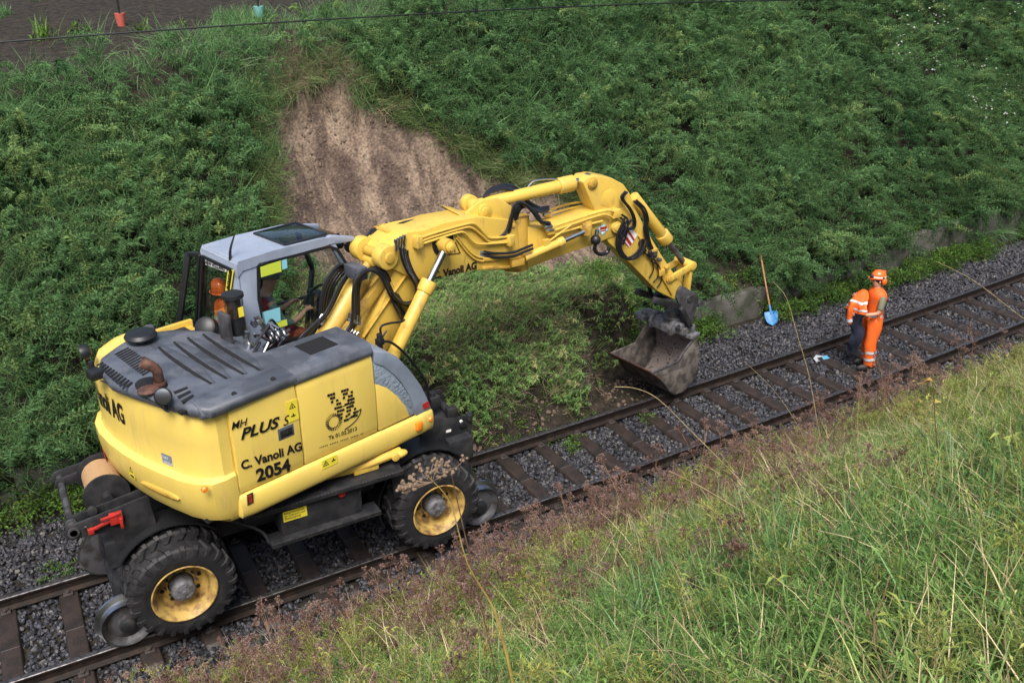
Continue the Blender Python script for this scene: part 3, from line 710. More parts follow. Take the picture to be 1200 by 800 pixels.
# ------------------------------------------------------------------ the road-rail excavator
mat('yellow', (.64, .43, .07), .4, 0, noise=(.55, .37, .085), nscale=3.0, nlo=.5, nhi=.75, bump=.04, bscale=8, coat=.25)
mat('yellow_panel', (.72, .535, .115), .36, 0, noise=(.65, .48, .12), nscale=2.2, nlo=.48, nhi=.8, coat=.3)
mat('yellow_dirty', (.52, .32, .05), .55, 0, noise=(.13, .085, .04), nscale=5, nlo=.52, nhi=.72)
mat('rim_yellow', (.46, .31, .085), .55, 0, noise=(.17, .095, .04), nscale=9, nlo=.44, nhi=.64)
mat('hood_grey', (.055, .062, .078), .42, 0, noise=(.085, .096, .12), nscale=3.5, nlo=.45, nhi=.6, bump=.06, bscale=90, coat=.1)
mat('fender_grey', (.20, .24, .30), .45, 0, noise=(.16, .19, .24), nscale=4)
mat('grain_grey', (.22, .27, .33), .6, 0, bump=.8, bscale=26)
mat('cab_grey', (.27, .31, .39), .38, 0, noise=(.23, .27, .35), nscale=3, coat=.2)
mat('black_metal', (.014, .015, .018), .5, .1, noise=(.03, .03, .032), nscale=6)
mat('black_plastic', (.012, .013, .015), .45)
mat('slot', (.004, .004, .005), .8)
mat('rubber', (.012, .012, .014), .6, 0, noise=(.036, .035, .035), nscale=7, nlo=.5, nhi=.8, bump=.2, bscale=30)
mat('hose', (.010, .011, .014), .3, 0, spec=.6)
mat('steel', (.45, .46, .48), .28, 1.0)
mat('chrome', (.5, .52, .55), .25, 1.0)
mat('worn_steel', (.105, .105, .115), .5, .45, noise=(.05, .045, .045), nscale=6, nlo=.45, nhi=.62, bump=.15)
mat('bucket_dirt', (.06, .052, .048), .8, 0, noise=(.155, .135, .118), nscale=7, nlo=.42, nhi=.58, bump=.6, bscale=22)
mat('bucket_in', (.15, .125, .115), .7, 0, noise=(.04, .032, .03), nscale=20, nlo=.55, nhi=.62)
mat('hub_grey', (.13, .13, .145), .6, 0, noise=(.07, .065, .06), nscale=14, bump=.3)
mat('rust', (.13, .06, .04), .7, .3, noise=(.06, .035, .03), nscale=14)
mat('ink', (.008, .008, .01), .5)
mat('white', (.75, .75, .74), .5)
mat('red', (.42, .022, .015), .55, 0, noise=(.25, .02, .015), nscale=12)
mat('amber', (.85, .25, .02), .25, coat=.5)
mat('rope', (.42, .26, .13), .85, 0, bump=1.0, bscale=70)
mat('decal_yellow', (.75, .62, .05), .5)
mat('lime', (.50, .60, .06), .4)
mat('sky_blue', (.22, .52, .60), .4)
mat('badge', (.16, .20, .28), .4)
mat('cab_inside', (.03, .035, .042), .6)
def dirt(name, amt=.55, col=(.20, .15, .08), sc=(7, 7, 1.1), lo=.56, hi=.74):
    m = MATS[name]; t = m.node_tree; N = t.nodes; L = t.links; b = N['Principled BSDF']; old = b.inputs['Base Color'].links[0].from_socket
    tc = N.new('ShaderNodeTexCoord'); mp = N.new('ShaderNodeMapping'); mp.inputs['Scale'].default_value = sc; L.new(tc.outputs['Object'], mp.inputs[0])
    n = N.new('ShaderNodeTexNoise'); n.inputs['Scale'].default_value = 1.0; n.inputs['Detail'].default_value = 10; n.inputs['Roughness'].default_value = .65; L.new(mp.outputs[0], n.inputs['Vector'])
    r = N.new('ShaderNodeMapRange'); r.inputs[1].default_value = lo; r.inputs[2].default_value = hi; r.inputs[4].default_value = amt; L.new(n.outputs['Fac'], r.inputs[0])
    x = N.new('ShaderNodeMix'); x.data_type = 'RGBA'; L.new(r.outputs[0], x.inputs[0]); L.new(old, x.inputs[6]); x.inputs[7].default_value = (*col, 1); L.new(x.outputs[2], b.inputs['Base Color'])
    r2 = N.new('ShaderNodeMapRange'); r2.inputs[3].default_value = b.inputs['Roughness'].default_value; r2.inputs[4].default_value = .75; L.new(n.outputs['Fac'], r2.inputs[0]); r2.inputs[1].default_value = .4; r2.inputs[2].default_value = .7; L.new(r2.outputs[0], b.inputs['Roughness'])
dirt('yellow', .6, (.17, .11, .05), (9, 9, 3)); dirt('yellow_panel', .4, (.30, .22, .09)); dirt('hood_grey', .5, (.13, .14, .16), (3, 3, 3), .5, .6); dirt('cab_grey', .35, (.2, .2, .19), (8, 8, 1.2)); dirt('black_metal', .35, (.06, .05, .042), (8, 8, 4), .52, .7); dirt('rubber', .35, (.05, .042, .035), (9, 9, 9), .52, .7)
def glassmat(name, tint, refl=.07, rough=.02):
    m = bpy.data.materials.new(name); m.use_nodes = True; t = m.node_tree; N = t.nodes; L = t.links; N.remove(N['Principled BSDF'])
    tr = N.new('ShaderNodeBsdfTransparent'); tr.inputs[0].default_value = (*tint, 1); gl = N.new('ShaderNodeBsdfGlossy'); gl.inputs['Roughness'].default_value = rough
    fr = N.new('ShaderNodeLayerWeight'); fr.inputs[0].default_value = .5
    pw = N.new('ShaderNodeMath'); pw.operation = 'POWER'; pw.inputs[1].default_value = 4; L.new(fr.outputs['Facing'], pw.inputs[0])
    ad = N.new('ShaderNodeMath'); ad.operation = 'MULTIPLY_ADD'; ad.inputs[1].default_value = .8; ad.inputs[2].default_value = refl*.6; L.new(pw.outputs[0], ad.inputs[0])
    mx = N.new('ShaderNodeMixShader'); L.new(ad.outputs[0], mx.inputs[0]); L.new(tr.outputs[0], mx.inputs[1]); L.new(gl.outputs[0], mx.inputs[2])
    L.new(mx.outputs[0], N['Material Output'].inputs['Surface']); MATS[name] = m
glassmat('glass', (.84, .88, .87)); glassmat('dark_glass', (.62, .68, .66), .1)

def text_pts(s, bold=.0, shear=0.0, spacing=1.0):
    cu = bpy.data.curves.new('t', 'FONT'); cu.body = s; cu.size = 1; cu.offset = bold; cu.shear = shear; cu.space_character = spacing; cu.resolution_u = 3
    o = bpy.data.objects.new('t', cu); C.objects.link(o)
    dg = bpy.context.evaluated_depsgraph_get(); dg.update(); me = bpy.data.meshes.new_from_object(o.evaluated_get(dg))
    v = np.array([tuple(p.co)[:2] for p in me.vertices]); f = [tuple(p.vertices) for p in me.polygons]
    bpy.data.objects.remove(o); bpy.data.curves.remove(cu); bpy.data.meshes.remove(me)
    v[:, 0] -= v[:, 0].min(); return v, f
def text_line(mb, s, a, b, up=(0, 0, 1), out=(0, -.004, 0), bold=.02, shear=0.0, hscale=1.0, th=.002):
    """lettering whose first glyph starts at a and whose last ends at b (local points)"""
    v, f = text_pts(s, bold, shear); a = np.asarray(a, float); b = np.asarray(b, float); x = unit(b-a); k = np.linalg.norm(b-a)/v[:, 0].max()
    up = np.asarray(up, float)
    P = [a+x*p[0]*k+up*p[1]*k*hscale+np.asarray(out) for p in v]
    mb.add(P, f)

EX = empty('excavator', (O[0], O[1], 0), 'yellow road-rail excavator with dark grey hood standing on the track, arm stretched to the bank', 'excavator')
L_ = lambda: MB(SL)
def PP(px, t): return [pt(u, v, t) for u, v in px]

# --- undercarriage (lies along the rails)
mb = MB(); mb.box((-.1, 0, .95), (3.9, .86, .42)); mb.box((-.1, 0, 1.22), (1.5, 1.15, .2)); mb.cyl((O[0], 0, 1.3), (O[0], 0, 1.66), .62, n=36)
for x in (-1.62, 1.42): mb.cyl((x, -1.0, .64), (x, 1.0, .64), .11); mb.ell((x, 0, .66), (.24, .24, .24))
mb.box((-.1, -.6, 1.1), (1.6, .5, .08))
mb.build('chassis', 'black_metal', EX, bevel=.02)
def lug_tyre(yc, W=.32, R=.575):
    mb = MB(); o = (0, yc, 0); h = W/2
    mb.lathe([(.33, -h+.03), (.345, -h+.005), (.40, -h-.01), (.47, -h-.008), (.525, -h+.012), (.545, -h+.04), (.548, 0), (.545, h-.04), (.525, h-.012), (.47, h+.008), (.40, h+.01), (.345, h-.005), (.33, h-.03)], o, (0, 1, 0), 56)
    for sg in (-1, 1):
        for i in range(24):
            a = 2*math.pi*(i+(.5 if sg > 0 else 0))/24
            def P_(r, an, y): return np.array([r*math.cos(an), yc+y, r*math.sin(an)])
            da = .052; sk = .10
            pr = [(sg*.012, .555, R, sk), (sg*(h-.03), .54, R, 0.0), (sg*(h+.004), .50, R-.035, -.01), (sg*(h+.012), .455, .485, -.015)]
            rings = [[P_(ri, a+s_-da, y), P_(ro, a+s_-da*.8, y), P_(ro, a+s_+da*.8, y), P_(ri, a+s_+da, y)] for y, ri, ro, s_ in pr]
            mb.loft(rings)
    return mb
def wheel_mesh():
    rim = MB(); yo = -.16
    rim.lathe([(.345, yo-.01), (.352, yo-.022), (.338, yo-.028), (.318, yo-.012), (.305, yo+.03), (.285, yo+.06), (.275, yo+.15), (.262, yo+.2), (.235, yo+.215), (.15, yo+.19), (.14, yo+.19)], (0, 0, 0), (0, 1, 0), 48)
    hub = MB(); hub.lathe([(.0, yo+.01), (.10, yo+.012), (.122, yo+.03), (.128, yo+.06), (.13, yo+.2)], (0, 0, 0), (0, 1, 0), 30)
    for i in range(5): a = i*1.2566; hub.cyl((.075*math.cos(a), yo+.016, .075*math.sin(a)), (.075*math.cos(a), yo+.002, .075*math.sin(a)), .012, n=6)
    hub.cyl((0, yo+.02, 0), (0, yo-.002, 0), .02, n=10)
    holes = MB()
    for i in range(8): a = i*math.pi/4+.2; holes.cyl((.205*math.cos(a), yo+.196, .205*math.sin(a)), (.205*math.cos(a), yo+.212, .205*math.sin(a)), .024, n=12)
    nuts = MB()
    for i in range(10): a = i*math.pi/5; nuts.cyl((.165*math.cos(a), yo+.2, .165*math.sin(a)), (.165*math.cos(a), yo+.165, .165*math.sin(a)), .013, n=6)
    return rim, hub, holes, nuts
def place(mb, x, y, z, flip, steer=0.0, spin=0.0):
    c, s = math.cos(steer), math.sin(steer); cs, sn = math.cos(spin), math.sin(spin); out = []
    for p in mb.v:
        px, py, pz_ = p[0]*cs-p[2]*sn, p[1], p[0]*sn+p[2]*cs
        if flip: px, py = -px, -py
        out.append(np.array([x+px*c-py*s, y+px*s+py*c, z+pz_]))
    mb.v = out; return mb
for x in (-1.62, 1.42):
    for sg in (-1, 1):
        flip = sg > 0; sp_ = random.uniform(0, .2)
        rim, hub, holes, nuts = wheel_mesh()
        wl_ = place(hub, x, sg*.91, .64, flip).build('wheel', 'hub_grey', EX, bevel=.004)
        place(lug_tyre(0), x, sg*.91, .64, flip, 0, sp_).build('tyre', 'rubber', wl_, ang=30)
        place(rim, x, sg*.91, .64, flip).build('rim', 'rim_yellow', wl_)
        place(holes, x, sg*.91, .64, flip).build('rim_hole', 'slot', wl_)
        place(nuts, x, sg*.91, .64, flip).build('wheel_nut', 'worn_steel', wl_)
        place(lug_tyre(0), x, sg*.56, .64, flip, 0, sp_+.1).build('inner_tyre', 'rubber', EX, ang=30)
# mudguards over the inner tyres
for x, a0, a1 in ((-1.62, .7, 2.6), (1.42, .55, 3.6)):
    for y0, y1 in ((-.72, -.38), (.38, .72)):
        mb = MB(); rings = []
        for a in np.linspace(a0, a1, 14):
            e = np.array([math.cos(a), 0, math.sin(a)]); c = np.array([x, 0, .64])
            rings.append([c+e*.635+np.array([0, y0, 0]), c+e*.655+np.array([0, y0, 0]), c+e*.655+np.array([0, y1, 0]), c+e*.635+np.array([0, y1, 0])])
        mb.loft(rings).build('mudguard', 'black_plastic', EX)
# steps, tool box
def wx(u, v, y): return hit(u, v, (0, y, 0), (0, 1, 0))
mb = MB(); a = wx(285, 606, -1.2); b = wx(473, 551, -1.2); zt = 1.44
mb.box(((a[0]+b[0])/2, -1.08, zt-.03), (b[0]-a[0], .26, .06)); mb.bar((b[0]-.03, -1.0, zt), (b[0]+.0, -1.0, .95), .03, .12)
mb.build('upper_step', 'black_metal', EX, bevel=.006)
mb = MB(); n_ = 46
for i in range(n_): mb.box((a[0]+(b[0]-a[0])*(i+.5)/n_, -1.214, zt-.002), ((b[0]-a[0])/n_*.6, .006, .012))
mb.build('step_edge', 'worn_steel', EX)
lo = wx(318, 634, -1.22); lb_ = wx(446, 592, -1.22); z2 = .98
mb = MB(); mb.box(((lo[0]+lb_[0])/2, -1.12, z2), (lb_[0]-lo[0], .24, .05)); mb.tube([(lo[0], -1.15, z2), (lo[0]-.08, -1.1, 1.15), (lo[0]-.35, -1.0, 1.32)], .02); mb.build('lower_step', 'black_metal', EX, bevel=.006)
mb = MB()
for i in range(30): mb.box((lo[0]+(lb_[0]-lo[0])*(i+.5)/30, -1.244, z2+.02), ((lb_[0]-lo[0])/30*.6, .006, .012))
mb.build('step_edge', 'steel', EX)
tb = MB().box((-.04, -.98, 1.16), (.95, .3, .36)).build('tool_box', 'black_metal', EX, bevel=.02)
l0 = wx(332, 604, -1.13); q_ = MB(); q_.box((l0[0]+.13, -1.135, 1.25), (.27, .006, .13)); q_.build('warning_label', 'decal_yellow', tb)
q_ = MB()
for i, s_ in enumerate(('Keine Hochdruck', 'für Gebrauch und', 'Entsorgung')): text_line(q_, s_, (l0[0]+.01, -1.14, 1.28-i*.035), (l0[0]+.24-.05*(i == 2), -1.14, 1.28-i*.035), out=(0, 0, 0), bold=.015)
q_.build('label_lettering', 'ink', tb)
r0 = wx(400, 577, -1.13); q_ = MB(); q_.cyl((r0[0], -1.13, r0[2]), (r0[0], -1.16, r0[2]), .045); q_.build('reflector', 'red', tb, bevel=.008)
# yellow hydraulic block under the skirt
mb = MB(); mb.tube([(.1, -.95, 1.5), (.45, -1.0, 1.52), (.8, -1.02, 1.56), (1.0, -.98, 1.56)], .055); mb.ell((.95, -1.02, 1.55), (.13, .07, .05)); mb.box((.55, -1.0, 1.49), (.3, .1, .09)); mb.cyl((.9, -1.06, 1.56), (.9, -1.1, 1.56), .05)
mb.build('drawbar_cover', 'yellow', EX, bevel=.01)

# --- rail gear at both ends
def rail_wheel(x, sg):
    m = MB(); y = sg*.75
    m.lathe([(.0, sg*.05), (.09, sg*.05), (.1, sg*.01), (.2, -sg*.005), (.235, sg*.03), (.262, sg*.045), (.265, sg*.06), (.27, -sg*.035), (.275, -sg*.05), (.318, -sg*.06), (.322, -sg*.078), (.30, -sg*.085), (.1, -sg*.085), (0, -sg*.085)], (x, y, .268), (0, 1, 0), 44)
    return m
def rgear(xw, sgn, reel):
    for sg in (-1, 1):
        m = rail_wheel(xw, sg); k = len(m.f)//13
        w_ = m.build('rail_wheel', 'worn_steel', EX, ang=25)
        MB().lathe([(.262, sg*.045), (.268, sg*.062), (.2745, -sg*.034), (.320, -sg*.058), (.3245, -sg*.079), (.300, -sg*.087), (.299, -sg*.080)], (xw, sg*.75, .268), (0, 1, 0), 44).build('running_tread', 'steel', w_)
        MB().lathe([(.0, sg*.1), (.06, sg*.1), (.085, sg*.085), (.09, sg*.045)], (xw, sg*.75, .268), (0, 1, 0), 24).build('axle_cap', 'black_metal', w_)
        m = MB(); m.tube([(xw, sg*.55, .27), (xw-sgn*.02, sg*.5, .55), (xw-sgn*.12, sg*.45, .95)], [.07, .085, .1], 12); m.cyl((xw, sg*.4, .268), (xw, sg*.74, .268), .06)
        m.box((xw-sgn*.12, sg*.42, 1.02), (.34, .28, .34)); m.build('swing_arm', 'black_metal', EX, bevel=.02)
    m = MB(); m.cyl((xw, -.5, .268), (xw, .5, .268), .06); m.box((xw-sgn*.2, 0, .98), (.5, .9, .3)); m.build('rail_axle', 'black_metal', EX, bevel=.02)
rgear(-2.22, -1, True); rgear(2.13, 1, False)
for y in (-.6, -.42, .42, .6):
    m = MB(); z0 = 1.52 if y < 0 else 1.52
    m.prism([(-1.75, y, z0+.14), (-2.56, y, z0+.03), (-2.62, y, z0-.05), (-2.58, y, z0-.13), (-2.2, y, z0-.16), (-2.12, y, z0-.42), (-1.7, y, z0-.45)] if y in (-.6, .6) else [(-1.7, y, z0+.14), (-2.55, y, z0+.03), (-2.6, y, z0-.06), (-1.7, y, z0-.12)], (0, .03, 0))
    m.build('side_plate', 'black_metal', EX, bevel=.004)
m = MB(); m.cyl((-2.52, -.62, 1.47), (-2.52, .64, 1.47), .038); 
for y in (-.62, -.45, .45, .62): m.cyl((-2.52, y, 1.47), (-2.52, y+.03, 1.47), .06)
m.build('rear_crossbar', 'worn_steel', EX)
for px_, py_ in ((-2.5, -.62), (-2.3, -.62), (-1.95, -.62), (-1.9, -.62)):
    m = MB(); m.cyl((px_+.1, py_, 1.5 if px_ < -2.2 else 1.2), (px_+.1, py_-.03, 1.5 if px_ < -2.2 else 1.2), .022, n=6); m.build('bolt', 'steel', EX)
rd = MB(); rc = np.array([-2.12, 0, 1.62]); rd.cyl((rc[0], -.30, rc[2]), (rc[0], -.27, rc[2]), .24, n=36); rd.cyl((rc[0], .2, rc[2]), (rc[0], .23, rc[2]), .24, n=36); rd.cyl((rc[0], -.4, rc[2]), (rc[0], .42, rc[2]), .05)
rd = rd.build('cable_reel', 'black_metal', EX, bevel=.004)
MB().lathe([(.19+.004*(k % 2), -.262+.023*k) for k in range(20)], (rc[0], 0, rc[2]), (0, 1, 0), 36).build('wound_rope', 'rope', rd, flat=False)
m = MB(); m.bar((-2.36, -.64, 1.46), (-2.14, -.64, 1.52), .035, .03); m.box((-2.1, -.645, 1.53), (.13, .05, .13)); m.box((-2.06, -.67, 1.47), (.03, .05, .12)); m.box((-2.36, -.65, 1.46), (.06, .05, .06)); m.bar((-2.25, -.66, 1.56), (-2.05, -.66, 1.58), .03, .03)
m.build('red_latch', 'red', EX, bevel=.005)
m = MB()
for y in (-.3, 0, .25): m.cyl((-1.75, y, 1.4), (-1.75, y, 1.72), .07); m.cyl((-2.3, -.46, 1.6), (-2.3, -.52, 1.6), .05)
m.build('rear_fitting', 'black_metal', EX, bevel=.01)
# front rail gear housing
for y in (-.42, .40):
    m = MB(); m.prism([(1.5, y, 1.42), (1.66, y, 1.5), (2.0, y, 1.44), (2.2, y, 1.42), (2.24, y, 1.32), (2.22, y, .98), (1.55, y, 1.02)], (0, .03, 0)); m.build('front_plate', 'black_metal', EX, bevel=.004)
m = MB(); m.box((1.85, 0, 1.15), (.6, .8, .28)); m.cyl((2.1, -.45, 1.32), (2.1, .45, 1.32), .05); m.box((2.2, -.42, 1.4), (.07, .1, .1)); m.box((1.98, -.36, 1.5), (.14, .1, .14)); m.build('front_frame', 'black_metal', EX, bevel=.015)
m = MB(); m.box((1.9, -.425, 1.28), (.07, .004, .035)); m.cyl((2.08, -.42, 1.37), (2.08, -.44, 1.37), .02); m.build('small_plate', 'white', EX)

# --- superstructure body
# revolving frame
mb = L_(); mb.box((-.1, 0, 1.72), (2.9, 2.1, .16)); mb.box((.75, -.1, 1.9), (.9, .62, .3))
mb.build('revolving_frame', 'black_metal', EX, bevel=.01)
mb = L_(); mb.box((-.86, 0, 2.3), (.76, 2.2, 1.1)); mb.box((-1.3, 0, 2.3), (.5, 1.7, 1.0)); mb.build('engine_bay', 'black_metal', EX, bevel=.02)
mb = L_(); mb.box((-.0, -.82, 2.3), (1.06, .68, 1.04)); mb.build('tank_bay', 'black_metal', EX, bevel=.02)
# side doors on the near side, with gaps between
def panel(name, s0, s1, z0=1.92, z1=2.90, par=EX):
    m = L_(); m.loft([[(s, -1.13, z0), (s, -1.197, z0), (s, -1.212, z0+.1), (s, -1.214, (z0+z1)/2), (s, -1.206, z1-.12), (s, -1.188, z1-.01), (s, -1.13, z1)] for s in np.linspace(s0+.010, s1-.010, 4)])
    return m.build(name, 'yellow_panel', par, bevel=.006)
pan1 = panel('side_door', -1.23, -.45); pan2 = panel('side_door', -.45, .54)
m = L_(); arc = [(.545, 2.60)]+[tuple(pt(u, v, -1.2)[[0, 2]]) for u, v in ((443, 450), (456, 465), (468, 478), (476, 490))]
arc = [(.552, 2.52), (.70, 2.42), (.84, 2.26), (.95, 2.08), (1.0, 1.93)]
m.prism([(.552, -1.205, 1.925)]+[(a_, -1.205, b_) for a_, b_ in arc], (0, .08, 0)); m.build('front_corner_panel', 'yellow_panel', EX, bevel=.005)
# grained arch and grey front fender
outer = [(.552, 2.885), (.72, 2.80), (.88, 2.66), (1.02, 2.47), (1.14, 2.26), (1.22, 2.06), (1.26, 1.93)]
mid_ = [(.552, 2.78), (.66, 2.71), (.80, 2.56), (.93, 2.36), (1.03, 2.16), (1.09, 1.93)]
outer2 = [(.552, 2.92), (.74, 2.835), (.91, 2.69), (1.06, 2.49), (1.19, 2.27), (1.28, 2.06), (1.335, 1.9)]
m = L_(); m.prism([(a_, -1.20, b_) for a_, b_ in arc[::-1]]+[(a_, -1.20, b_) for a_, b_ in mid_], (0, .06, 0)); m.build('grained_arch', 'grain_grey', EX, bevel=.004)
m = L_(); m.loft([[(a_, -1.215+.0*k, b_), (a2, -1.2, b2), (a2+.01, -1.13, b2+.02), (a2, -.52, b2+.03), (a_, -.52, b_)] for k, ((a_, b_), (a2, b2)) in enumerate(zip([(.552, 2.78), (.66, 2.71), (.80, 2.56), (.90, 2.42), (1.0, 2.23), (1.06, 2.05), (1.09, 1.9)], outer2))])
m.build('front_fender', 'fender_grey', EX, bevel=.006)
m = L_(); p_ = pt(499, 474, -1.2); m.prism([(p_[0]-.05, -1.222, p_[2]-.035), (p_[0]+.045, -1.222, p_[2]-.035), (p_[0]+.02, -1.222, p_[2]+.045), (p_[0]-.06, -1.222, p_[2]+.035)], (0, .01, 0)); m.build('extinguisher_decal', 'red', EX)
# rocker tube along the bottom
rings = []
for s, k, dt in ((-1.27, .75, .05), (-1.24, .95, .01), (-1.1, 1, 0), (0, 1, 0), (1.15, .95, 0), (1.32, .9, .0), (1.36, .75, .03), (1.375, .5, .06)):
    c = (1.765, -1.13); rings.append([(s, -1.205+dt+.0-.03*math.cos(a)*0+(-.045*math.cos(a) if math.cos(a) > 0 else -.12*math.cos(a))*k, 1.765+.145*k*math.sin(a)) for a in np.linspace(0, 2*math.pi, 17)[:-1]])
m = L_(); m.loft(rings); sk = m.build('skirt', 'yellow_panel', EX, ang=50)
for (u, v, nm, mt, r_) in ((505, 491, 'marker_lamp', 'amber', .032), (241, 574, 'marker_lamp', 'amber', .034)):
    p_ = pt(u, v, -1.25); m = L_(); p_[1] = -1.245 if u > 400 else -1.235; m.lathe([(0, -.02), (r_*.7, -.018), (r_, -.006), (r_, .02)], p_, (0, 1, 0), 20); m.build(nm, mt, EX)
m = L_(); p_ = pt(492, 499, -1.28); m.box((p_[0], -1.265, p_[2]), (.085, .05, .11)); m.build('turn_signal', 'amber', EX, bevel=.01)
m = L_(); p_ = pt(293, 584, -1.25); m.prism([(p_[0]-.04, -1.256, p_[2]-.06), (p_[0]+.03, -1.256, p_[2]-.06), (p_[0]+.04, -1.256, p_[2]+.06), (p_[0]-.03, -1.256, p_[2]+.06)], (0, .01, 0)); m.build('reflector_frame', 'steel', EX)
m = L_(); m.box((p_[0]+.0, -1.26, p_[2]), (.03, .006, .085)); m.build('reflector', 'red', EX)
# handles
for u, v, par in ((335, 506, pan1),):
    p_ = pt(u, v, -1.21); m = L_(); m.box((p_[0], -1.212, p_[2]), (.19, .012, .135)); h_ = m.build('door_handle', 'hood_grey', par, bevel=.008)
    m = L_(); m.box((p_[0], -1.22, p_[2]), (.14, .012, .08)); m.build('handle_recess', 'slot', h_, bevel=.004); m = L_(); m.cyl((p_[0], -1.222, p_[2]), (p_[0], -1.236, p_[2]), .015); m.build('lock', 'steel', h_)
# counterweight
plan = [(-1.245, -1.2), (-1.36, -1.21), (-1.48, -1.17), (-1.58, -1.06), (-1.66, -.88), (-1.73, -.6), (-1.79, -.3), (-1.82, 0), (-1.83, .3), (-1.81, .6), (-1.75, .85), (-1.64, 1.04), (-1.48, 1.16), (-1.3, 1.2), (-1.15, 1.2)]
def ring(ins, z, drop=0.0, base_=-1.245):
    n = len(plan); out = []
    for i, (s, t) in enumerate(plan):
        a = np.array(plan[max(i-1, 0)]); b = np.array(plan[min(i+1, n-1)]); d = unit(b-a); nn = np.array([d[1], -d[0]]) # inward?
        if nn @ (np.array([-.6, 0])-np.array([s, t])) < 0: nn = -nn
        wgt = min(1, (i)/2, (n-1-i)/2+.0)
        p = np.array([s, t])+nn*ins*max(wgt, .35); out.append((p[0], p[1], z-drop*(1 if 0 < i < n-1 else .6)))
    out.append((-.95, 1.0, z)); out.append((-.95, -1.0, z)); return out
m = L_(); m.loft([ring(i_, z_) for i_, z_ in ((.30, 1.60), (.14, 1.62), (.05, 1.68), (.0, 1.78), (-.035, 1.95), (-.045, 2.12), (-.04, 2.165), (.03, 2.20), (.045, 2.25), (.045, 2.55), (.055, 2.76), (.09, 2.90), (.12, 2.95), (.18, 2.965), (.3, 2.965))])
cw = m.build('counterweight', 'yellow_panel', EX, ang=28)
# hand hold recess, decals, lettering on the counterweight
def cwp(u, v, off=.006):     # point on the counterweight face (ray against a stack of vertical facets)
    r = ray(u, v); best = None
    for i in range(len(plan)-1):
        a, b = np.array(plan[i]), np.array(plan[i+1]); A = SL((a[0], a[1], 2)); d = SL((b[0], b[1], 2))-A; n = np.array([d[1], -d[0], 0]); n /= np.linalg.norm(n)
        if (n @ (A-SL((-.6, 0, 2)))) < 0: n = -n
        if r @ n > 0: continue
        P = CAM+r*(((A-CAM)@n)/(r@n)); k = ((P-A)@d)/(d@d)
        if -.02 <= k <= 1.02:
            tt = (P-CAM)@CD
            if best is None or tt > best[0]: best = (tt, loc(P+n*off), n)
    return best[1] if best else pt(u, v, -1.2)
def arclen():
    P = [np.array(p) for p in plan]; L0 = [0]
    for a, b in zip(P[:-1], P[1:]): L0.append(L0[-1]+np.linalg.norm(b-a))
    return np.array(L0)
AL = arclen(); PA = np.array(plan)
def wrap(x, z, ins=.045, off=.006):   # x: arc length from the near seam
    s = np.interp(x, AL, PA[:, 0]); t = np.interp(x, AL, PA[:, 1]); s2 = np.interp(x+.01, AL, PA[:, 0]); t2 = np.interp(x+.01, AL, PA[:, 1]); d = unit(np.array([s2-s, t2-t])); n = np.array([-d[1], d[0]])
    if n @ np.array([s+.6, t]) < 0: n = -n
    return np.array([s, t, z])+np.r_[n*(off-ins), 0]
def arc_of(u, v):
    p = cwp(u, v, 0); k = np.argmin([np.hypot(*(p[:2]-np.array([np.interp(x, AL, PA[:, 0]), np.interp(x, AL, PA[:, 1])]))) for x in np.linspace(0, AL[-1], 300)]); return k/299*AL[-1], p[2]
xe, ze = arc_of(147, 518); vt, ft = text_pts('C. Vanoli AG', .035); k = .40/ .73*.52
m = L_(); H_ = .32; m.add([wrap(xe+(vt[:, 0].max()-p[0])*H_*.60, 2.49+p[1]*H_) for p in vt], ft); m.build('lettering', 'ink', cw, flat=True)
xb, zb_ = arc_of(192, 542); m = L_()
bd_ = [wrap(xb+a_, zb_+b_, off=.005) for a_, b_ in ((.075, -.075), (-.075, -.075), (-.075, .075), (.075, .075))]; m.add(bd_, [(0, 1, 2, 3)]); m.build('badge', 'badge', cw, flat=True)
m = L_()
for i, s_ in enumerate(('FIAT', 'GROUP')):
    v_, f_ = text_pts(s_, .01); kk = .042 if i else .045; m.add([wrap(xb+.055-p[0]*kk, zb_+.02-.055*i+p[1]*kk, off=.008) for p in v_], f_)
m.build('badge_lettering', 'white', cw, flat=True)
xg, zg = arc_of(192, 578); m = L_(); rr = []
for kx, hh in ((-.30, .012), (-.27, .05), (-.18, .075), (0, .085), (.18, .085), (.26, .05), (.285, .012)):
    rr.append([wrap(xg-kx, 1.93+.5*hh*math.sin(a), ins=-.03, off=.004+.022*math.cos(a)) for a in np.linspace(0, 2*math.pi, 13)[:-1]])
m.loft(rr); m.build('hand_hold', 'yellow_dirty', cw, ang=60)
xt, zt_ = arc_of(162, 571); m = L_(); m.add([wrap(xt+a_, 1.98+b_, ins=-.02, off=.018) for a_, b_ in ((.05, -.08), (-.05, -.08), (-.05, .09), (.05, .09))], [(0, 1, 2, 3)]); m.build('warning_decal', 'decal_yellow', cw, flat=True)
m = L_(); tri = [wrap(xt+a_, 2.01+b_, ins=-.02, off=.021) for a_, b_ in ((.035, -.03), (-.035, -.03), (0, .045), (.022, -.02), (-.022, -.02), (0, .025))]; m.add(tri, [(0, 1, 4, 3), (1, 2, 5, 4), (2, 0, 3, 5)]); m.add([wrap(xt+a_, 1.935+b_, ins=-.02, off=.021) for a_, b_ in ((.035, -.012), (-.035, -.025), (-.03, .01), (.03, .012))], [(0, 1, 2, 3)]); m.build('decal_symbol', 'ink', cw, flat=True)
# hazard stripes glimpsed at the far corner
m = L_(); m.add([wrap(AL[8]+a_, b_, ins=-.03, off=.003) for a_, b_ in ((0.25, 1.72), (.32, 1.72), (.55, 2.1), (.48, 2.1))], [(0, 1, 2, 3)]); m.build('red_stripe', 'red', cw, flat=True)
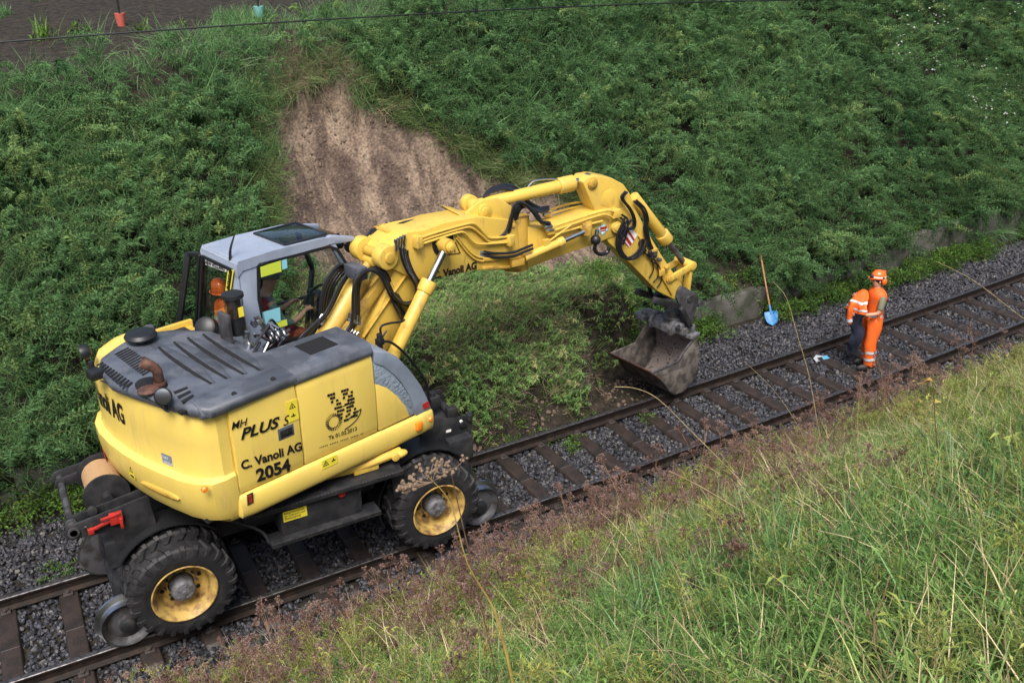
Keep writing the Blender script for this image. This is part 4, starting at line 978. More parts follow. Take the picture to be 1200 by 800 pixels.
# far side panels and deck
m = L_(); m.box((-.8, 1.17, 2.33), (.9, .06, 1.1)); m.box((-.55, .62, 2.72), (.35, 1.05, .18)); m.build('far_side_panel', 'yellow', EX, bevel=.01)

# hood: the grey engine cover
HZ = 3.02
hp = [pz(u, v, HZ)[:2] for u, v in ((247, 479), (222, 477), (186, 467), (152, 456), (126, 446), (114, 430), (117, 418), (135, 405), (158, 391), (200, 385), (243, 385), (282, 398), (318, 415), (347, 438))]
m = L_(); cen = np.mean(hp, 0)
def hring(ins, z): return [(p[0]+(cen[0]-p[0])*ins/max(.3, np.linalg.norm(cen-p)), p[1]+(cen[1]-p[1])*ins/max(.3, np.linalg.norm(cen-p)), z) for p in hp]
m.loft([hring(.03, 2.90), hring(.0, 2.955), hring(.005, 2.99), hring(.03, 3.015), hring(.12, 3.03), hring(.6, 3.036)])
hood = m.build('hood', 'hood_grey', EX, ang=50)
def hz(u, v, z=3.035): return pz(u, v, z)
# four long louvres
for a, b in (((188, 406), (250, 449)), ((206, 400), (268, 443)), ((222, 395), (288, 438)), ((240, 391), (307, 433))):
    A, B = hz(*a), hz(*b); d = unit(B-A); n = np.cross((0, 0, 1), d); m = L_(); rings = []
    for f_ in np.linspace(0, 1, 12):
        p = A+(B-A)*f_; w_ = .012+.035*math.sin(math.pi*min(1, f_*1.05))**.7; h_ = .012+.03*math.sin(math.pi*f_)
        rings.append([p-n*w_, p-n*w_*.6+(0, 0, h_), p+n*w_*1.6+(0, 0, h_*.5), p+n*w_*2.2-(0, 0, .002)])
    m.loft(rings); lv_ = m.build('louvre', 'hood_grey', hood, ang=60)
    m = L_(); m.loft([[r_[0]-n*.022+(0, 0, .002), r_[0]+(0, 0, .006)+n*.002, r_[1]*.55+r_[0]*.45, r_[0]-n*.022+(0, 0, .004)] for r_ in [[np.asarray(q) for q in r] for r in rings]]); m.build('louvre_gap', 'slot', lv_)
# slot grilles
def slots(A0, A1, B0, B1, n, wf=.45, z=3.036):
    m = L_(); a0, a1, b0, b1 = [hz(*p, z) for p in (A0, A1, B0, B1)]
    for i in range(n):
        f_ = i/(n-1); g_ = (i+wf)/(n-1)
        m.prism([a0+(a1-a0)*f_, b0+(b1-b0)*f_, b0+(b1-b0)*g_, a0+(a1-a0)*g_], (0, 0, .004))
    return m.build('grille', 'slot', hood)
slots((134, 415), (166, 439), (150, 407), (183, 429), 13); slots((113, 428), (143, 455), (120, 424), (154, 447), 11); slots((203, 459), (212, 470), (219, 453), (226, 462), 3)
m = L_(); c_ = hz(182, 453); m.lathe([(.0, .0), (.2, .0), (.215, .006), (.21, .012)], c_-(0, 0, .004), (0, 0, 1), 24)
# exhaust well
xw = MB(lambda p: SL((p[0], p[1], p[2]))); c_ = hz(178, 450); xw.ell(c_+(0, 0, -.01), (.15, .22, .02), nu=24); xw.build('exhaust_well', 'slot', hood)
m = L_(); e0 = hz(188, 452); tip = pt(173, 424, e0[1]); m.tube([e0-(0, 0, .05), e0+(-.005, 0, .17), e0+(-.02, .008, .20), e0+(-.05, .02, .235), e0+(-.12, .05, .29)], [.050, .050, .052, .054, .062], 18, 0, caps=False); m.tube([e0+(0, 0, .02), e0+(0, 0, .05)], .06, 18, 0)
ex = m.build('exhaust_pipe', 'rust', EX); ex.modifiers.new('s', 'SOLIDIFY').thickness = .004
m = L_(); m.ell(hz(174, 458)+(0, 0, .01), (.11, .1, .035)); m.build('heat_shield', 'rust', EX)
# pre-cleaner cap
m = L_(); c_ = hz(166, 400); m.lathe([(0, .135), (.09, .13), (.15, .11), (.175, .075), (.17, .055), (.1, .045), (.075, .03), (.075, -.03)], c_, (0, 0, 1), 28); m.build('air_cleaner_cap', 'black_plastic', EX)
m = L_(); c_ = hz(176, 391); m.lathe([(0, .1), (.05, .095), (.065, .07), (.06, 0)], c_, (0, 0, 1), 16); m.build('filler_cap', 'worn_steel', EX)
# near band of the hood and the tool box lid
m = L_(); m.loft([[(s, -.98, 3.035), (s, -1.12, 3.035), (s, -1.19, 3.0), (s, -1.222, 2.94), (s, -1.212, 2.895), (s, -1.15, 2.89)] for s in (-1.50, -1.44, -1.0, -.475)]); m.build('hood_edge', 'hood_grey', hood, bevel=.008)
m = L_(); 
for s in (-1.12, -.68): m.cyl((s, -1.165, 3.01), (s-.0, -1.185, 3.03), .028)
m.build('hood_bolt', 'slot', hood)
m = L_(); m.loft([[(s, -.50, 3.0), (s, -.56, 3.03), (s, -1.12, 3.03), (s, -1.19, 2.995), (s, -1.222, 2.93), (s, -1.212, 2.885), (s, -1.15, 2.88), (s, -.5, 2.88)] for s in (-.465, -.44, .0, .50, .53, .545)]); lid = m.build('tool_box_lid', 'hood_grey', EX, bevel=.012)
m = L_(); m.box((.08, -.83, 3.033), (.36, .3, .008)); m.build('anti_slip_pad', 'slot', lid)
# lamps and camera on the counterweight edge
def lamp(u, v, z, sc=1.0, d=(-1, -.3, -.2), lens=True):
    c_ = pz(u, v, z); m = L_(); a_ = unit(d); m.lathe([(0, -.06*sc), (.05*sc, -.05*sc), (.082*sc, -.01*sc), (.088*sc, .03*sc), (.08*sc, .034*sc)], c_, a_, 20); m.cyl(c_-(0, 0, .06), c_-(0, 0, .16), .018)
    o_ = m.build('work_lamp', 'black_plastic', EX)
    m = L_(); m.lathe([(0, .036*sc), (.06*sc, .034*sc), (.079*sc, .03*sc)], c_, a_, 20); m.build('lens', 'steel' if lens else 'black_plastic', o_)
lamp(192, 464, 3.1, 1.0, (-.8, -.8, .25)); lamp(100, 412, 3.12, 1.0, (-1, .5, -.3), False)
m = L_(); c_ = pz(111, 438, 3.0); m.box(c_, (.13, .16, .1)); m.box(c_+(.02, .1, .05), (.06, .05, .12)); m.build('camera_box', 'black_plastic', EX, bevel=.02)
m = L_(); m.tube([pz(u, v, 2.975) for u, v in ((118, 446), (150, 458), (180, 471), (196, 482), (202, 478))], .008, 6); m.build('cable', 'hose', EX)
m = L_(); m.box(pz(215, 482, 2.96), (.08, .07, .03)); m.build('drain_slot', 'slot', EX)

# --- decals and lettering on the near doors
m = L_(); tt = -1.218
def TL(s_, a, b, **k): text_line(m, s_, pt(*a, tt), pt(*b, tt), **k)
TL('MH', (271, 503.5), (291, 497), bold=.01, shear=.35); TL('PLUS', (282, 515), (329, 499), bold=.03, shear=.35, hscale=.85); TL('S', (332, 499), (340, 496), bold=0, shear=.3)
m.build('lettering', 'ink', pan1, flat=True)
m = L_(); TL('C. Vanoli AG', (283, 550), (354, 526.5), bold=.035, hscale=1.05); m.build('lettering', 'ink', pan1, flat=True)
m = L_(); TL('2054', (301, 564), (341, 550), bold=.04); m.build('lettering', 'ink', pan1, flat=True)
m = L_(); TL('Tk 01.02.2013', (385, 515), (418, 503.5), bold=.02)
a, b = pt(375, 524, tt), pt(427, 507, tt)
for i in range(26):
    if i % 6 != 5: p_ = a+(b-a)*(i/26); m.box(p_, (.010, .003, .011))
m.build('lettering', 'ink', pan2, flat=True)
m = L_(); c_ = pt(391, 494, tt); ax, az_ = unit(b-a), np.array([0, 0, 1])
for i in range(26):
    a_ = i*2*math.pi/26; p0 = c_+(ax*math.cos(a_)+az_*math.sin(a_))*.075; p1 = c_+(ax*math.cos(a_)+az_*math.sin(a_))*.105; m.bar(p0, p1, .004, .011, up=(0, 1, 0))
m.lathe([(.066, -.002), (.072, -.002)], c_, (0, 1, 0), 30)
for (u0, v0, u1, v1, cols) in ((385, 463, 403, 497, 3), (401, 458, 410, 493, 4)):
    A = pt(u0, v0, tt); B = pt(u1, v1, tt)
    for i in range(9):
        for j in range(cols):
            if (i+j) % 5 == 3: continue
            p_ = A+(B-A)*(i/9)+ax*(j*.034+(.012 if i % 2 else 0)); m.box(p_, (.029, .003, .026))
m.tube([pt(u, v, tt) for u, v in ((404, 503), (412, 497), (420, 488), (423, 479), (418, 483), (408, 491))], .005, 5)
m.tube([pt(u, v, tt) for u, v in ((396, 478), (405, 474), (413, 466), (409, 478), (414, 472))], .003, 5)
m.build('emblem', 'ink', pan2, flat=True)
for u, v, par, w_, h_ in ((343, 462+19, pan1, .13, .24), (386, 541, sk, .2, .11)):
    p_ = pt(u, v, -1.22 if par is pan1 else -1.25); y_ = -1.217 if par is pan1 else -1.252
    m = L_(); m.box((p_[0], y_, p_[2]), (w_, .004, h_)); dq = m.build('warning_decal', 'decal_yellow', par)
    m = L_(); c0 = np.array([p_[0]-(0 if h_ > w_ else .05), y_-.004, p_[2]+(.05 if h_ > w_ else 0)])
    T3 = [c0+np.array([math.cos(a_)*r_, 0, math.sin(a_)*r_]) for r_ in (.045, .03) for a_ in (math.pi/2, math.pi/2+2.094, math.pi/2+4.189)]
    m.add(T3, [(0, 1, 4, 3), (1, 2, 5, 4), (2, 0, 3, 5)]); m.box(c0, (.008, .003, .028)); c1 = c0+((0, 0, -.11) if h_ > w_ else (.1, 0, 0)); m.box(c1, (.05, .003, .012)); m.box(c1+(0, 0, .012), (.012, .003, .03)); m.build('decal_symbol', 'ink', dq)
# --- cab
cab = EX
TN, TF = .20, .98                        # near wall, far wall at the roof (it leans outwards below)
def tfz(z): return TF+.36*(3.72-z)
def ps(u, v, s): return loc(hit(u, v, O+FW*s, FW))
def roofsec(t): return [(-.19, t, 3.62), (-.195, t, 3.74), (-.16, t, 3.80), (.3, t, 3.815), (.9, t, 3.80), (1.10, t, 3.775), (1.13, t, 3.70), (.3, t, 3.70), (-.12, t, 3.68)]
m = L_(); 
for t0_, t1_ in ((TN-.012, TN+.055), (TF-.11, TF+.012)): m.loft([roofsec(t0_), roofsec(t1_)])
T_ = [TN+.055, (TN+TF)/2, TF-.11]
m.loft([[(-.19, t, 3.62), (-.195, t, 3.74), (-.16, t, 3.80), (.3, t, 3.815), (.47, t, 3.811), (.47, t, 3.70), (.3, t, 3.70), (-.12, t, 3.68)] for t in T_]); m.loft([[(1.04, t, 3.785), (1.10, t, 3.775), (1.13, t, 3.70), (1.04, t, 3.70)] for t in T_])
roof = m.build('cab_roof', 'cab_grey', EX, bevel=.0, ang=40)
m = L_(); A_ = [(.48, TN+.05), (1.04, TN+.04), (1.04, TF-.10), (.46, TF-.10)]
m.prism([(a, b, 3.818) for a, b in A_], (0, 0, .010)); m.build('roof_hatch', 'dark_glass', roof, bevel=.003)
m = L_()
for a, b in zip(A_, A_[1:]+A_[:1]): m.bar((*a, 3.82), (*b, 3.82), .03, .018)
m.build('hatch_frame', 'black_plastic', roof)
m = L_(); m.prism([(1.08, TN+.05, 3.79), (1.42, TN+.10, 3.64), (1.42, TF-.02, 3.64), (1.08, TF+.0, 3.79)], (0, 0, .01)); m.build('front_visor', 'dark_glass', roof)
m = L_(); m.prism([(1.02, TN, 3.79), (1.08, TN, 3.80), (1.40, TN, 3.71), (1.47, TN, 3.66), (1.40, TN, 3.65), (1.10, TN, 3.68)], (0, .06, 0)); m.build('visor_arm', 'cab_grey', roof, bevel=.012); m = L_(); m.prism([(1.02, TF-.06, 3.79), (1.40, TF-.06, 3.71), (1.40, TF-.06, 3.65), (1.10, TF-.06, 3.70)], (0, .05, 0)); m.build('visor_arm', 'cab_grey', roof, bevel=.012)
for t in (TN+.10, TN+.32): m = L_(); m.ell((1.40, t, 3.55), (.06, .08, .07)); m.cyl((1.4, t, 3.68), (1.4, t, 3.55), .02); m.build('work_lamp', 'black_plastic', EX)
m = L_(); m.prism([(-.19, TN, 2.2), (-.19, TN, 3.66), (.09, TN, 3.70), (.07, TN, 3.4), (.06, TN, 2.84), (.12, TN, 2.2)], (0, .05, 0)); m.prism([(-.19, TN, 2.2), (-.19, TN, 3.70), (-.19, .25, 3.70), (-.19, .41, 3.36), (-.19, .54, 2.75), (-.19, .54, 2.2)], (.04, 0, 0)); m.prism([(-.19, TN, 3.6), (-.19, TN, 3.78), (-.19, TF, 3.78), (-.19, TF, 3.69)], (.04, 0, 0)); m.build('rear_pillar', 'cab_grey', EX, bevel=.012)
for near in (True, False):
    def tz(z): return TN if near else tfz(z)-.05
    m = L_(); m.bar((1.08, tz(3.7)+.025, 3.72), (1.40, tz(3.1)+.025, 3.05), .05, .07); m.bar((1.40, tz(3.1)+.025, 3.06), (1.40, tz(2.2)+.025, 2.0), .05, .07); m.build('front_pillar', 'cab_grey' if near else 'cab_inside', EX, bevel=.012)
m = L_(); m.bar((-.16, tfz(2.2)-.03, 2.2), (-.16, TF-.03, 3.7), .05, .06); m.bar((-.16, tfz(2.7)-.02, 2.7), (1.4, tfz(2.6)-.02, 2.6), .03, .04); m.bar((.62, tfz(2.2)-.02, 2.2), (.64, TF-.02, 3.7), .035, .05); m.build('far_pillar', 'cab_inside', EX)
m = L_(); m.box((.6, .72, 2.1), (1.56, .98, .2)); m.box((1.36, .75, 2.35), (.1, .9, .5)); m.build('cab_floor', 'cab_inside', EX)
m = L_(); m.box((.62, TN+.02, 2.30), (1.5, .04, .42)); m.build('lower_door_panel', 'cab_grey', EX, bevel=.01)
sw = [tuple(pt(u, v, TN)[[0, 2]]) for u, v in ((302, 310), (386, 289), (395, 292), (414, 322), (412, 385), (322, 400), (311, 388), (303, 350))]
m = L_(); m.prism([(a, TN-.008, b) for a, b in sw], (0, .005, 0)); sg_ = m.build('side_window', 'glass', EX)
m = L_()
for a, b in zip(sw, sw[1:]+sw[:1]): m.bar((a[0], TN-.006, a[1]), (b[0], TN-.006, b[1]), .012, .035)
m.build('window_seal', 'black_plastic', sg_)
for nm, mt, P4 in (('window_patch', 'lime', ((305, 313), (329, 305), (330, 318), (306, 325))), ('window_patch', 'sky_blue', ((330, 305), (336, 303), (337, 314), (331, 316))), ('window_patch', 'sky_blue', ((307, 366), (328, 360), (329, 377), (309, 381))), ('window_patch', 'lime', ((322, 378), (336, 374), (337, 381), (323, 385)))):  # flat coloured patches laid on the side pane
    m = L_(); m.prism(PP(P4, TN-.012), (0, .002, 0)); m.build(nm, mt, sg_)
m = L_(); c_ = pt(328, 392, TN-.012); m.cyl(c_, c_+(0, .002, 0), .06); m.build('window_patch', 'sky_blue', sg_)
SR = -.20
rw = [(.27, 3.69), (.43, 3.36), (.56, 2.72), (1.29, 2.75), (.93, 3.69)]
m = L_(); m.prism([(SR, a, b) for a, b in rw], (.006, 0, 0)); rwo = m.build('rear_window', 'glass', EX)
m = L_()
for a, b in zip(rw, rw[1:]+rw[:1]): m.bar((SR-.005, a[0], a[1]), (SR-.005, b[0], b[1]), .02, .035)
m.build('window_seal', 'black_plastic', rwo)
m = L_(); m.box((-.14, .75, 2.45), (.05, 1.0, .6)); m.build('rear_panel', 'cab_inside', EX)
sp4 = [ps(u, v, SR-.012) for u, v in ((240.5, 304), (266, 313), (265, 319), (240.5, 310))]
m = L_(); m.prism(sp4, (.002, 0, 0)); sb = m.build('name_strip', 'white', rwo)
m = L_(); text_line(m, 'NEW HOLLAND', sp4[3]+(-.006, -.01, .012), sp4[2]+(-.006, .01, .012), out=(0, 0, 0), bold=.04, hscale=1.1); m.build('lettering', 'ink', sb, flat=True)
lb4 = [ps(u, v, SR-.012) for u, v in ((267, 315), (274, 316.5), (270, 343), (264, 341))]
m = L_(); m.prism(lb4, (.002, 0, 0)); sb = m.build('warning_label', 'decal_yellow', rwo)
m = L_(); ca, cb = (lb4[0]+lb4[1])/2, (lb4[2]+lb4[3])/2
for i in range(9): m.box(ca+(cb-ca)*(.1+.09*i)+(-.004, 0, 0), (.002, (.06, .04, .07)[i % 3], .018 if i % 4 else .03))
m.build('decal_symbol', 'ink', sb)
m = L_(); m.tube([ps(250, 365, SR-.02), ps(247, 340, SR-.04), ps(244, 315, SR-.02)], .006, 6); m.build('wiper', 'black_plastic', EX)
dv = [np.array(p) for p in ((-.25, 1.19, 3.67), (-.20, .995, 3.70), (-.16, 1.43, 2.70), (-.41, 1.43, 2.70))]
m = L_(); m.prism(dv, (.01, .01, 0)); do = m.build('open_door', 'glass', EX)
m = L_()
for a, b, w_ in ((dv[0], dv[1], .05), (dv[1], dv[2], .05), (dv[2], dv[3], .07), (dv[3], dv[0], .07)): m.bar(a, b, .05, w_)
m.build('door_frame', 'black_plastic', do, bevel=.008)
m = L_(); m.tube([pt(270, 305, .35), pt(270, 292, .35), pt(275, 274, .35)], [.02, .014, .008], 8, 3); m.build('antenna', 'black_plastic', EX)
# interior
m = L_(); m.box((.38, .66, 2.42), (.5, .5, .16)); m.box((.12, .66, 2.75), (.12, .46, .6)); m.build('operator_seat', 'cab_inside', EX, bevel=.05, seg=3)
m = L_(); c_ = np.array([1.08, .62, 2.88]); ax_ = unit((-.65, 0, .75)); x_, y_, _ = basis(ax_)
m.tube([c_+.20*(math.cos(a)*x_+math.sin(a)*y_) for a in np.linspace(0, 2*math.pi, 25)], .018, 8, 0); m.bar(c_-x_*.19, c_+x_*.19, .03, .02); m.cyl(c_, c_-ax_*.6, .03); m.build('steering_wheel', 'black_plastic', EX)
m = L_(); m.box((1.25, .9, 2.7), (.12, .3, .3)); m.tube([(.75, .34, 2.5), (.78, .34, 2.72)], .03); m.box((.5, .32, 2.48), (.5, .12, .1)); m.tube([(.75, .98, 2.5), (.78, .98, 2.72)], .03); m.build('console', 'cab_inside', EX, bevel=.02)

# --- hydraulics between hood and cab
m = L_(); c_ = pt(276, 372, .0); m.cyl(c_, c_+(0, 0, .24), .10, .105, 24); fb = m.build('filter_bowl', 'dark_glass', EX)
m = L_(); m.lathe([(0, .30), (.08, .30), (.118, .285), (.12, .245), (.11, .24)], c_, (0, 0, 1), 24); m.lathe([(.07, -.2), (.1, -.18), (.1, -.0), (.0, .01)], c_, (0, 0, 1), 20); m.build('filter_lid', 'black_plastic', fb)
m = L_(); m.cyl(c_+(0, 0, .01), c_+(0, 0, .22), .075, n=20); m.build('filter_core', 'rust', fb)
m = L_(); m.box(c_+(.02, -.103, .09), (.06, .01, .11)); m.build('filter_label', 'decal_yellow', fb)
m = L_(); p_ = pt(264, 383, -.05); m.box(p_, (.05, .2, .32)); m.build('bracket_plate', 'worn_steel', EX, bevel=.004)
m = L_(); m.box((-.2, -.18, 2.35), (.5, .62, .7)); m.box((.05, -.3, 2.5), (.3, .3, .3)); m.build('valve_block', 'black_metal', EX, bevel=.03)
rr_ = random.Random(4)
for k in range(3):
    m = L_(); c_ = pt(318+7*k, 392-1*k, -.25); m.lathe([(.065+.013*math.cos(a), .013*math.sin(a)) for a in np.linspace(0, 2*math.pi, 9)[:-1]], c_+(0, 0, -.02), (1, -.2, .1), 24, True); m.build('pipe_loop', 'steel', EX)
for k in range(18):
    u, v = rr_.uniform(284, 345), rr_.uniform(378, 408); c_ = pt(u, v+(u-284)*.05, rr_.uniform(-.45, -.05)); m = L_()
    if k % 3: m.tube([c_, c_+(rr_.uniform(-.1, .1), rr_.uniform(-.08, .08), rr_.uniform(.03, .1)), c_+(rr_.uniform(-.2, .2), rr_.uniform(-.1, .1), -.1)], .016, 8); m.build('pipe', rr_.choice(['steel', 'black_metal', 'hose', 'chrome']), EX)
    else: m.cyl(c_, c_+(rr_.uniform(-.03, .03), rr_.uniform(-.03, .03), .09), .03, n=6); m.cyl(c_+(0, 0, .02), c_+(0, 0, .05), .042, n=6); m.build('fitting', 'steel', EX)
m = L_(); c_ = pt(240, 383, .45); m.lathe([(0, .02), (.09, .02), (.12, .0), (.12, -.12)], c_, (-.6, -.5, .5), 20); m.build('round_lamp', 'black_plastic', EX)

# --- boom
def cylr(mb, a, b, r, cap=1.0, n=22): mb.cyl(a, b, r, n=n)
T0, T1 = -.30, .20
def slab(px, t, w_, name, mt, par=EX, bevel=.014, T=SL):
    m = MB(T); m.prism(PP(px, t), (0, w_, 0)); return m.build(name, mt, par, bevel=bevel)
# lower boom (box beam)
slab([(428, 402), (452, 412), (478, 380), (503, 330), (492, 306), (470, 300)], -.26, .40, 'lower_boom', 'yellow')
m = L_(); a = pt(432, 372, -.27); m.bar(pt(425, 395, -.27), pt(478, 318, -.27), .02, .05, up=(0, 1, 0)); m.bar(pt(400, 396, -.2), pt(463, 308, -.2), .12, .08, up=(0, 1, 0)); m.build('boom_rib', 'yellow_dirty', EX, bevel=.01)
# adjusting cylinder behind it
A, B = pt(372, 410, .03), pt(436, 303, .03)
m = L_(); Bm = A+(B-A)*.80; m.cyl(A, Bm, .125, n=28); m.cyl(A+(B-A)*.74, Bm+(B-A)*.01, .138, n=28); m.cyl(A+(B-A)*.04, A+(B-A)*.08, .138, n=28)
ac = m.build('adjusting_cylinder', 'yellow', EX, bevel=.01)
m = L_(); m.cyl(Bm, B, .06, n=20); m.build('cylinder_rod', 'yellow_dirty', ac)
m = L_(); m.cyl(B+(0, -.1, 0), B+(0, .1, 0), .095, n=24); m.build('rod_eye', 'yellow', ac, bevel=.01)
# arch boom
AR = [(457, 314), (487, 328), (503, 328), (557, 317), (611, 316), (611, 304), (604, 258), (560, 254), (521, 261), (497, 270), (478, 272), (457, 290), (450, 302)]
ab = slab(AR, T0, .50, 'arch_boom', 'yellow', bevel=.018)
m = L_()
c_ = pt(455, 302, -.34)
for t0_, t1_ in ((-.36, -.20), (.09, .24)):
    m.cyl((c_[0], t0_, c_[2]), (c_[0], t1_, c_[2]), .15, n=30)
m.build('boom_eye', 'yellow', ab, bevel=.015)
m = L_(); m.cyl((c_[0], -.385, c_[2]), (c_[0], .26, c_[2]), .065, n=24); m.build('pivot_pin', 'yellow_dirty', ab, bevel=.008)
m = L_(); c2 = pt(521, 285, -.34); m.cyl((c2[0], -.32, c2[2]), (c2[0], -.295, c2[2]), .17, n=30); m.build('bearing_plate', 'slot', ab)
# lift cylinders (one each side)
for t_ in (-.46, .36):
    A = pt(457, 425, -.46); B = pt(523, 288, -.46); A = np.array([A[0], t_, A[2]]); B = np.array([B[0], t_, B[2]])
    m = L_(); Bm = A+(B-A)*.70; m.cyl(A, Bm, .088, n=26); m.cyl(A+(B-A)*.60, Bm, .105, n=26); lc = m.build('lift_cylinder', 'yellow', EX, bevel=.01)
    m = L_(); m.cyl(Bm, B, .048, n=20); m.build('cylinder_rod', 'chrome', lc)
    m = L_(); sg_n = -1 if t_ < 0 else 1; m.cyl(B-(0, .065, 0), B+(0, .065, 0), .095, n=24); m.build('rod_eye', 'yellow_dirty', lc, bevel=.008)
    m = L_(); m.cyl((B[0], t_+sg_n*.12, B[2]), (B[0], t_-sg_n*.17, B[2]), .05, n=20); m.cyl((B[0], t_+sg_n*.07, B[2]), (B[0], t_+sg_n*.1, B[2]), .07, n=20); m.build('pivot_pin', 'yellow', lc, bevel=.006)
    m = L_(); m.tube([A+(B-A)*.66+(.1, 0, 0), A+(B-A)*.5+(.12, 0, 0), A+(B-A)*.42+(.1, 0, 0)], .014, 6); m.build('pipe', 'steel', lc)
m = L_(); text_line(m, 'C. Vanoli AG', pt(508, 327, -.305), pt(558.5, 314.5, -.305), bold=.045); m.build('lettering', 'ink', ab, flat=True)
m = L_(); pts_ = PP([(525, 299), (540, 297), (534, 283)], -.306); q2 = [p*0.0+p for p in pts_]; cc = sum(pts_)/3; inn = [cc+(p-cc)*.78 for p in pts_]
m.add([p+(0, 0, 0) for p in pts_+inn], [(0, 1, 4, 3), (1, 2, 5, 4), (2, 0, 3, 5)]); m.box(cc+(0, 0, .01), (.014, .002, .08)); m.build('decal_symbol', 'ink', ab, flat=True)
# steel pipes along the arch
def pipes(px, t, n, r, dz, name, mt, dt=0.0, T=SL, par=EX, sp=3, f=pt):
    for k in range(n):
        P_ = [f(u, v, t+dt*k)+np.array([0, 0, -dz*k]) for u, v in px]; m = MB(T); m.tube(P_, r, 8, sp); m.build(name, mt, par)
pipes([(492, 281), (500, 276), (545, 263), (557, 263), (568, 274), (575, 279), (598, 277)], -.33, 1, .018, 0, 'pipe', 'yellow')
pipes([(492, 284), (503, 279), (540, 268), (553, 267), (566, 277), (576, 284), (598, 281)], -.33, 1, .016, 0, 'pipe', 'yellow')
pipes([(492, 287), (503, 283), (535, 273), (545, 273), (552, 281), (562, 286), (596, 284)], -.34, 1, .016, 0, 'pipe', 'yellow')
pipes([(535, 275), (548, 292), (558, 300), (566, 302)], -.32, 2, .013, .05, 'pipe', 'yellow')
pipes([(445, 266), (470, 260), (515, 252), (520, 254), (523, 262)], .16, 1, .022, 0, 'pipe', 'yellow')
pipes([(447, 280), (470, 273), (500, 270)], .1, 1, .02, 0, 'pipe', 'yellow')
for t_, u, v in ((-.34, 489, 283), (.14, 455, 273), (-.34, 597, 281)):
    m = L_(); m.box(pt(u, v, t_), (.1, .12, .15)); m.build('pipe_clamp', 'yellow', EX, bevel=.01)
m = L_(); m.box(pt(455, 268, .1), (.25, .3, .06)); m.box(pt(470, 284, -.1), (.2, .2, .05)); m.build('valve_bracket', 'yellow_dirty', EX, bevel=.01)
# --- stick cylinder bracket on top of the front boom
P20 = SL((3.4, 0, 0)); A2 = rad(2.0); D2 = np.array([math.cos(A2), math.sin(A2), 0]); N2 = np.array([-math.sin(A2), math.cos(A2), 0])
def S2(p): return P20+D2*p[0]+N2*p[1]+np.array([0, 0, p[2]])
def p2(u, v, b): d = hit(u, v, P20+N2*b, N2)-P20; return np.array([d@D2, d@N2, d[2]])
def Q2(px, b): return [p2(u, v, b) for u, v in px]
def slab2(px, b, w_, name, mt, par=EX, bevel=.014):
    m = MB(S2); m.prism(Q2(px, b), (0, w_, 0)); return m.build(name, mt, par, bevel=bevel)
B2 = lambda: MB(S2)
for b in (-.24, .14): slab2([(560, 238), (568, 234), (586, 233), (600, 242), (603, 258), (585, 267), (548, 257), (546, 250)] if b < 0 else [(548, 252), (557, 240), (568, 234), (586, 233), (600, 242), (603, 262), (585, 267)], b, .06, 'bracket_plate', 'yellow')
slab2([(537, 251), (548, 253), (587, 266), (604, 262), (604, 266), (587, 270), (540, 255)], -.26, .5, 'bracket_base', 'yellow', bevel=.006)
c_ = p2(568, 247, -.25); m = B2(); m.cyl((c_[0], -.29, c_[2]), (c_[0], .24, c_[2]), .055, n=22); m.cyl((c_[0], -.275, c_[2]), (c_[0], -.235, c_[2]), .095, n=22); m.cyl((c_[0], .1, c_[2]), (c_[0], .22, c_[2]), .12, n=22); m.build('pivot_pin', 'yellow', EX, bevel=.008)
A = np.array([c_[0], 0, c_[2]]); B = p2(689, 210, 0); B = np.array([B[0], 0, B[2]])
m = B2(); Bm = p2(672, 217, 0); Bm = A+(B-A)*.86; m.cyl(A, Bm, .088, n=28); m.cyl(A+(B-A)*.72, Bm, .115, n=28); m.cyl(A-(0, .07, 0), A+(0, .07, 0), .1, n=22); sc1 = m.build('stick_cylinder', 'yellow', EX, bevel=.016)
m = B2(); m.cyl(Bm, B, .05, n=20); m.build('cylinder_rod', 'chrome', sc1)
m = B2(); m.cyl(B-(0, .05, 0), B+(0, .05, 0), .085, n=22); m.build('rod_eye', 'worn_steel', sc1, bevel=.008)
m = B2(); p_ = A+(B-A)*.45; m.tube([p_+(0, -.0, .09), p_+(.1, 0, .16), p_+(.35, .0, .15), A+(B-A)*.72+(0, 0, .1)], .012, 6); m.build('pipe', 'steel', sc1)
# front boom
fb2 = slab2([(598, 258), (626, 268), (660, 262), (700, 247), (722, 243), (731, 252), (732, 268), (722, 276), (690, 289), (668, 296), (612, 317), (598, 317)], -.17, .36, 'front_boom', 'yellow')
m = B2(); m.prism(Q2([(604, 262), (607, 262), (609, 306), (606, 306)], -.195), (0, .03, 0)); m.build('boom_rib', 'yellow_dirty', fb2)
m = B2(); vp = p2(607, 285, 0); m.cyl((vp[0]-.05, 0, vp[2]-.35), (vp[0]-.05, 0, vp[2]+.4), .2, n=28); m.build('swing_pivot', 'yellow_dirty', EX, bevel=.01)
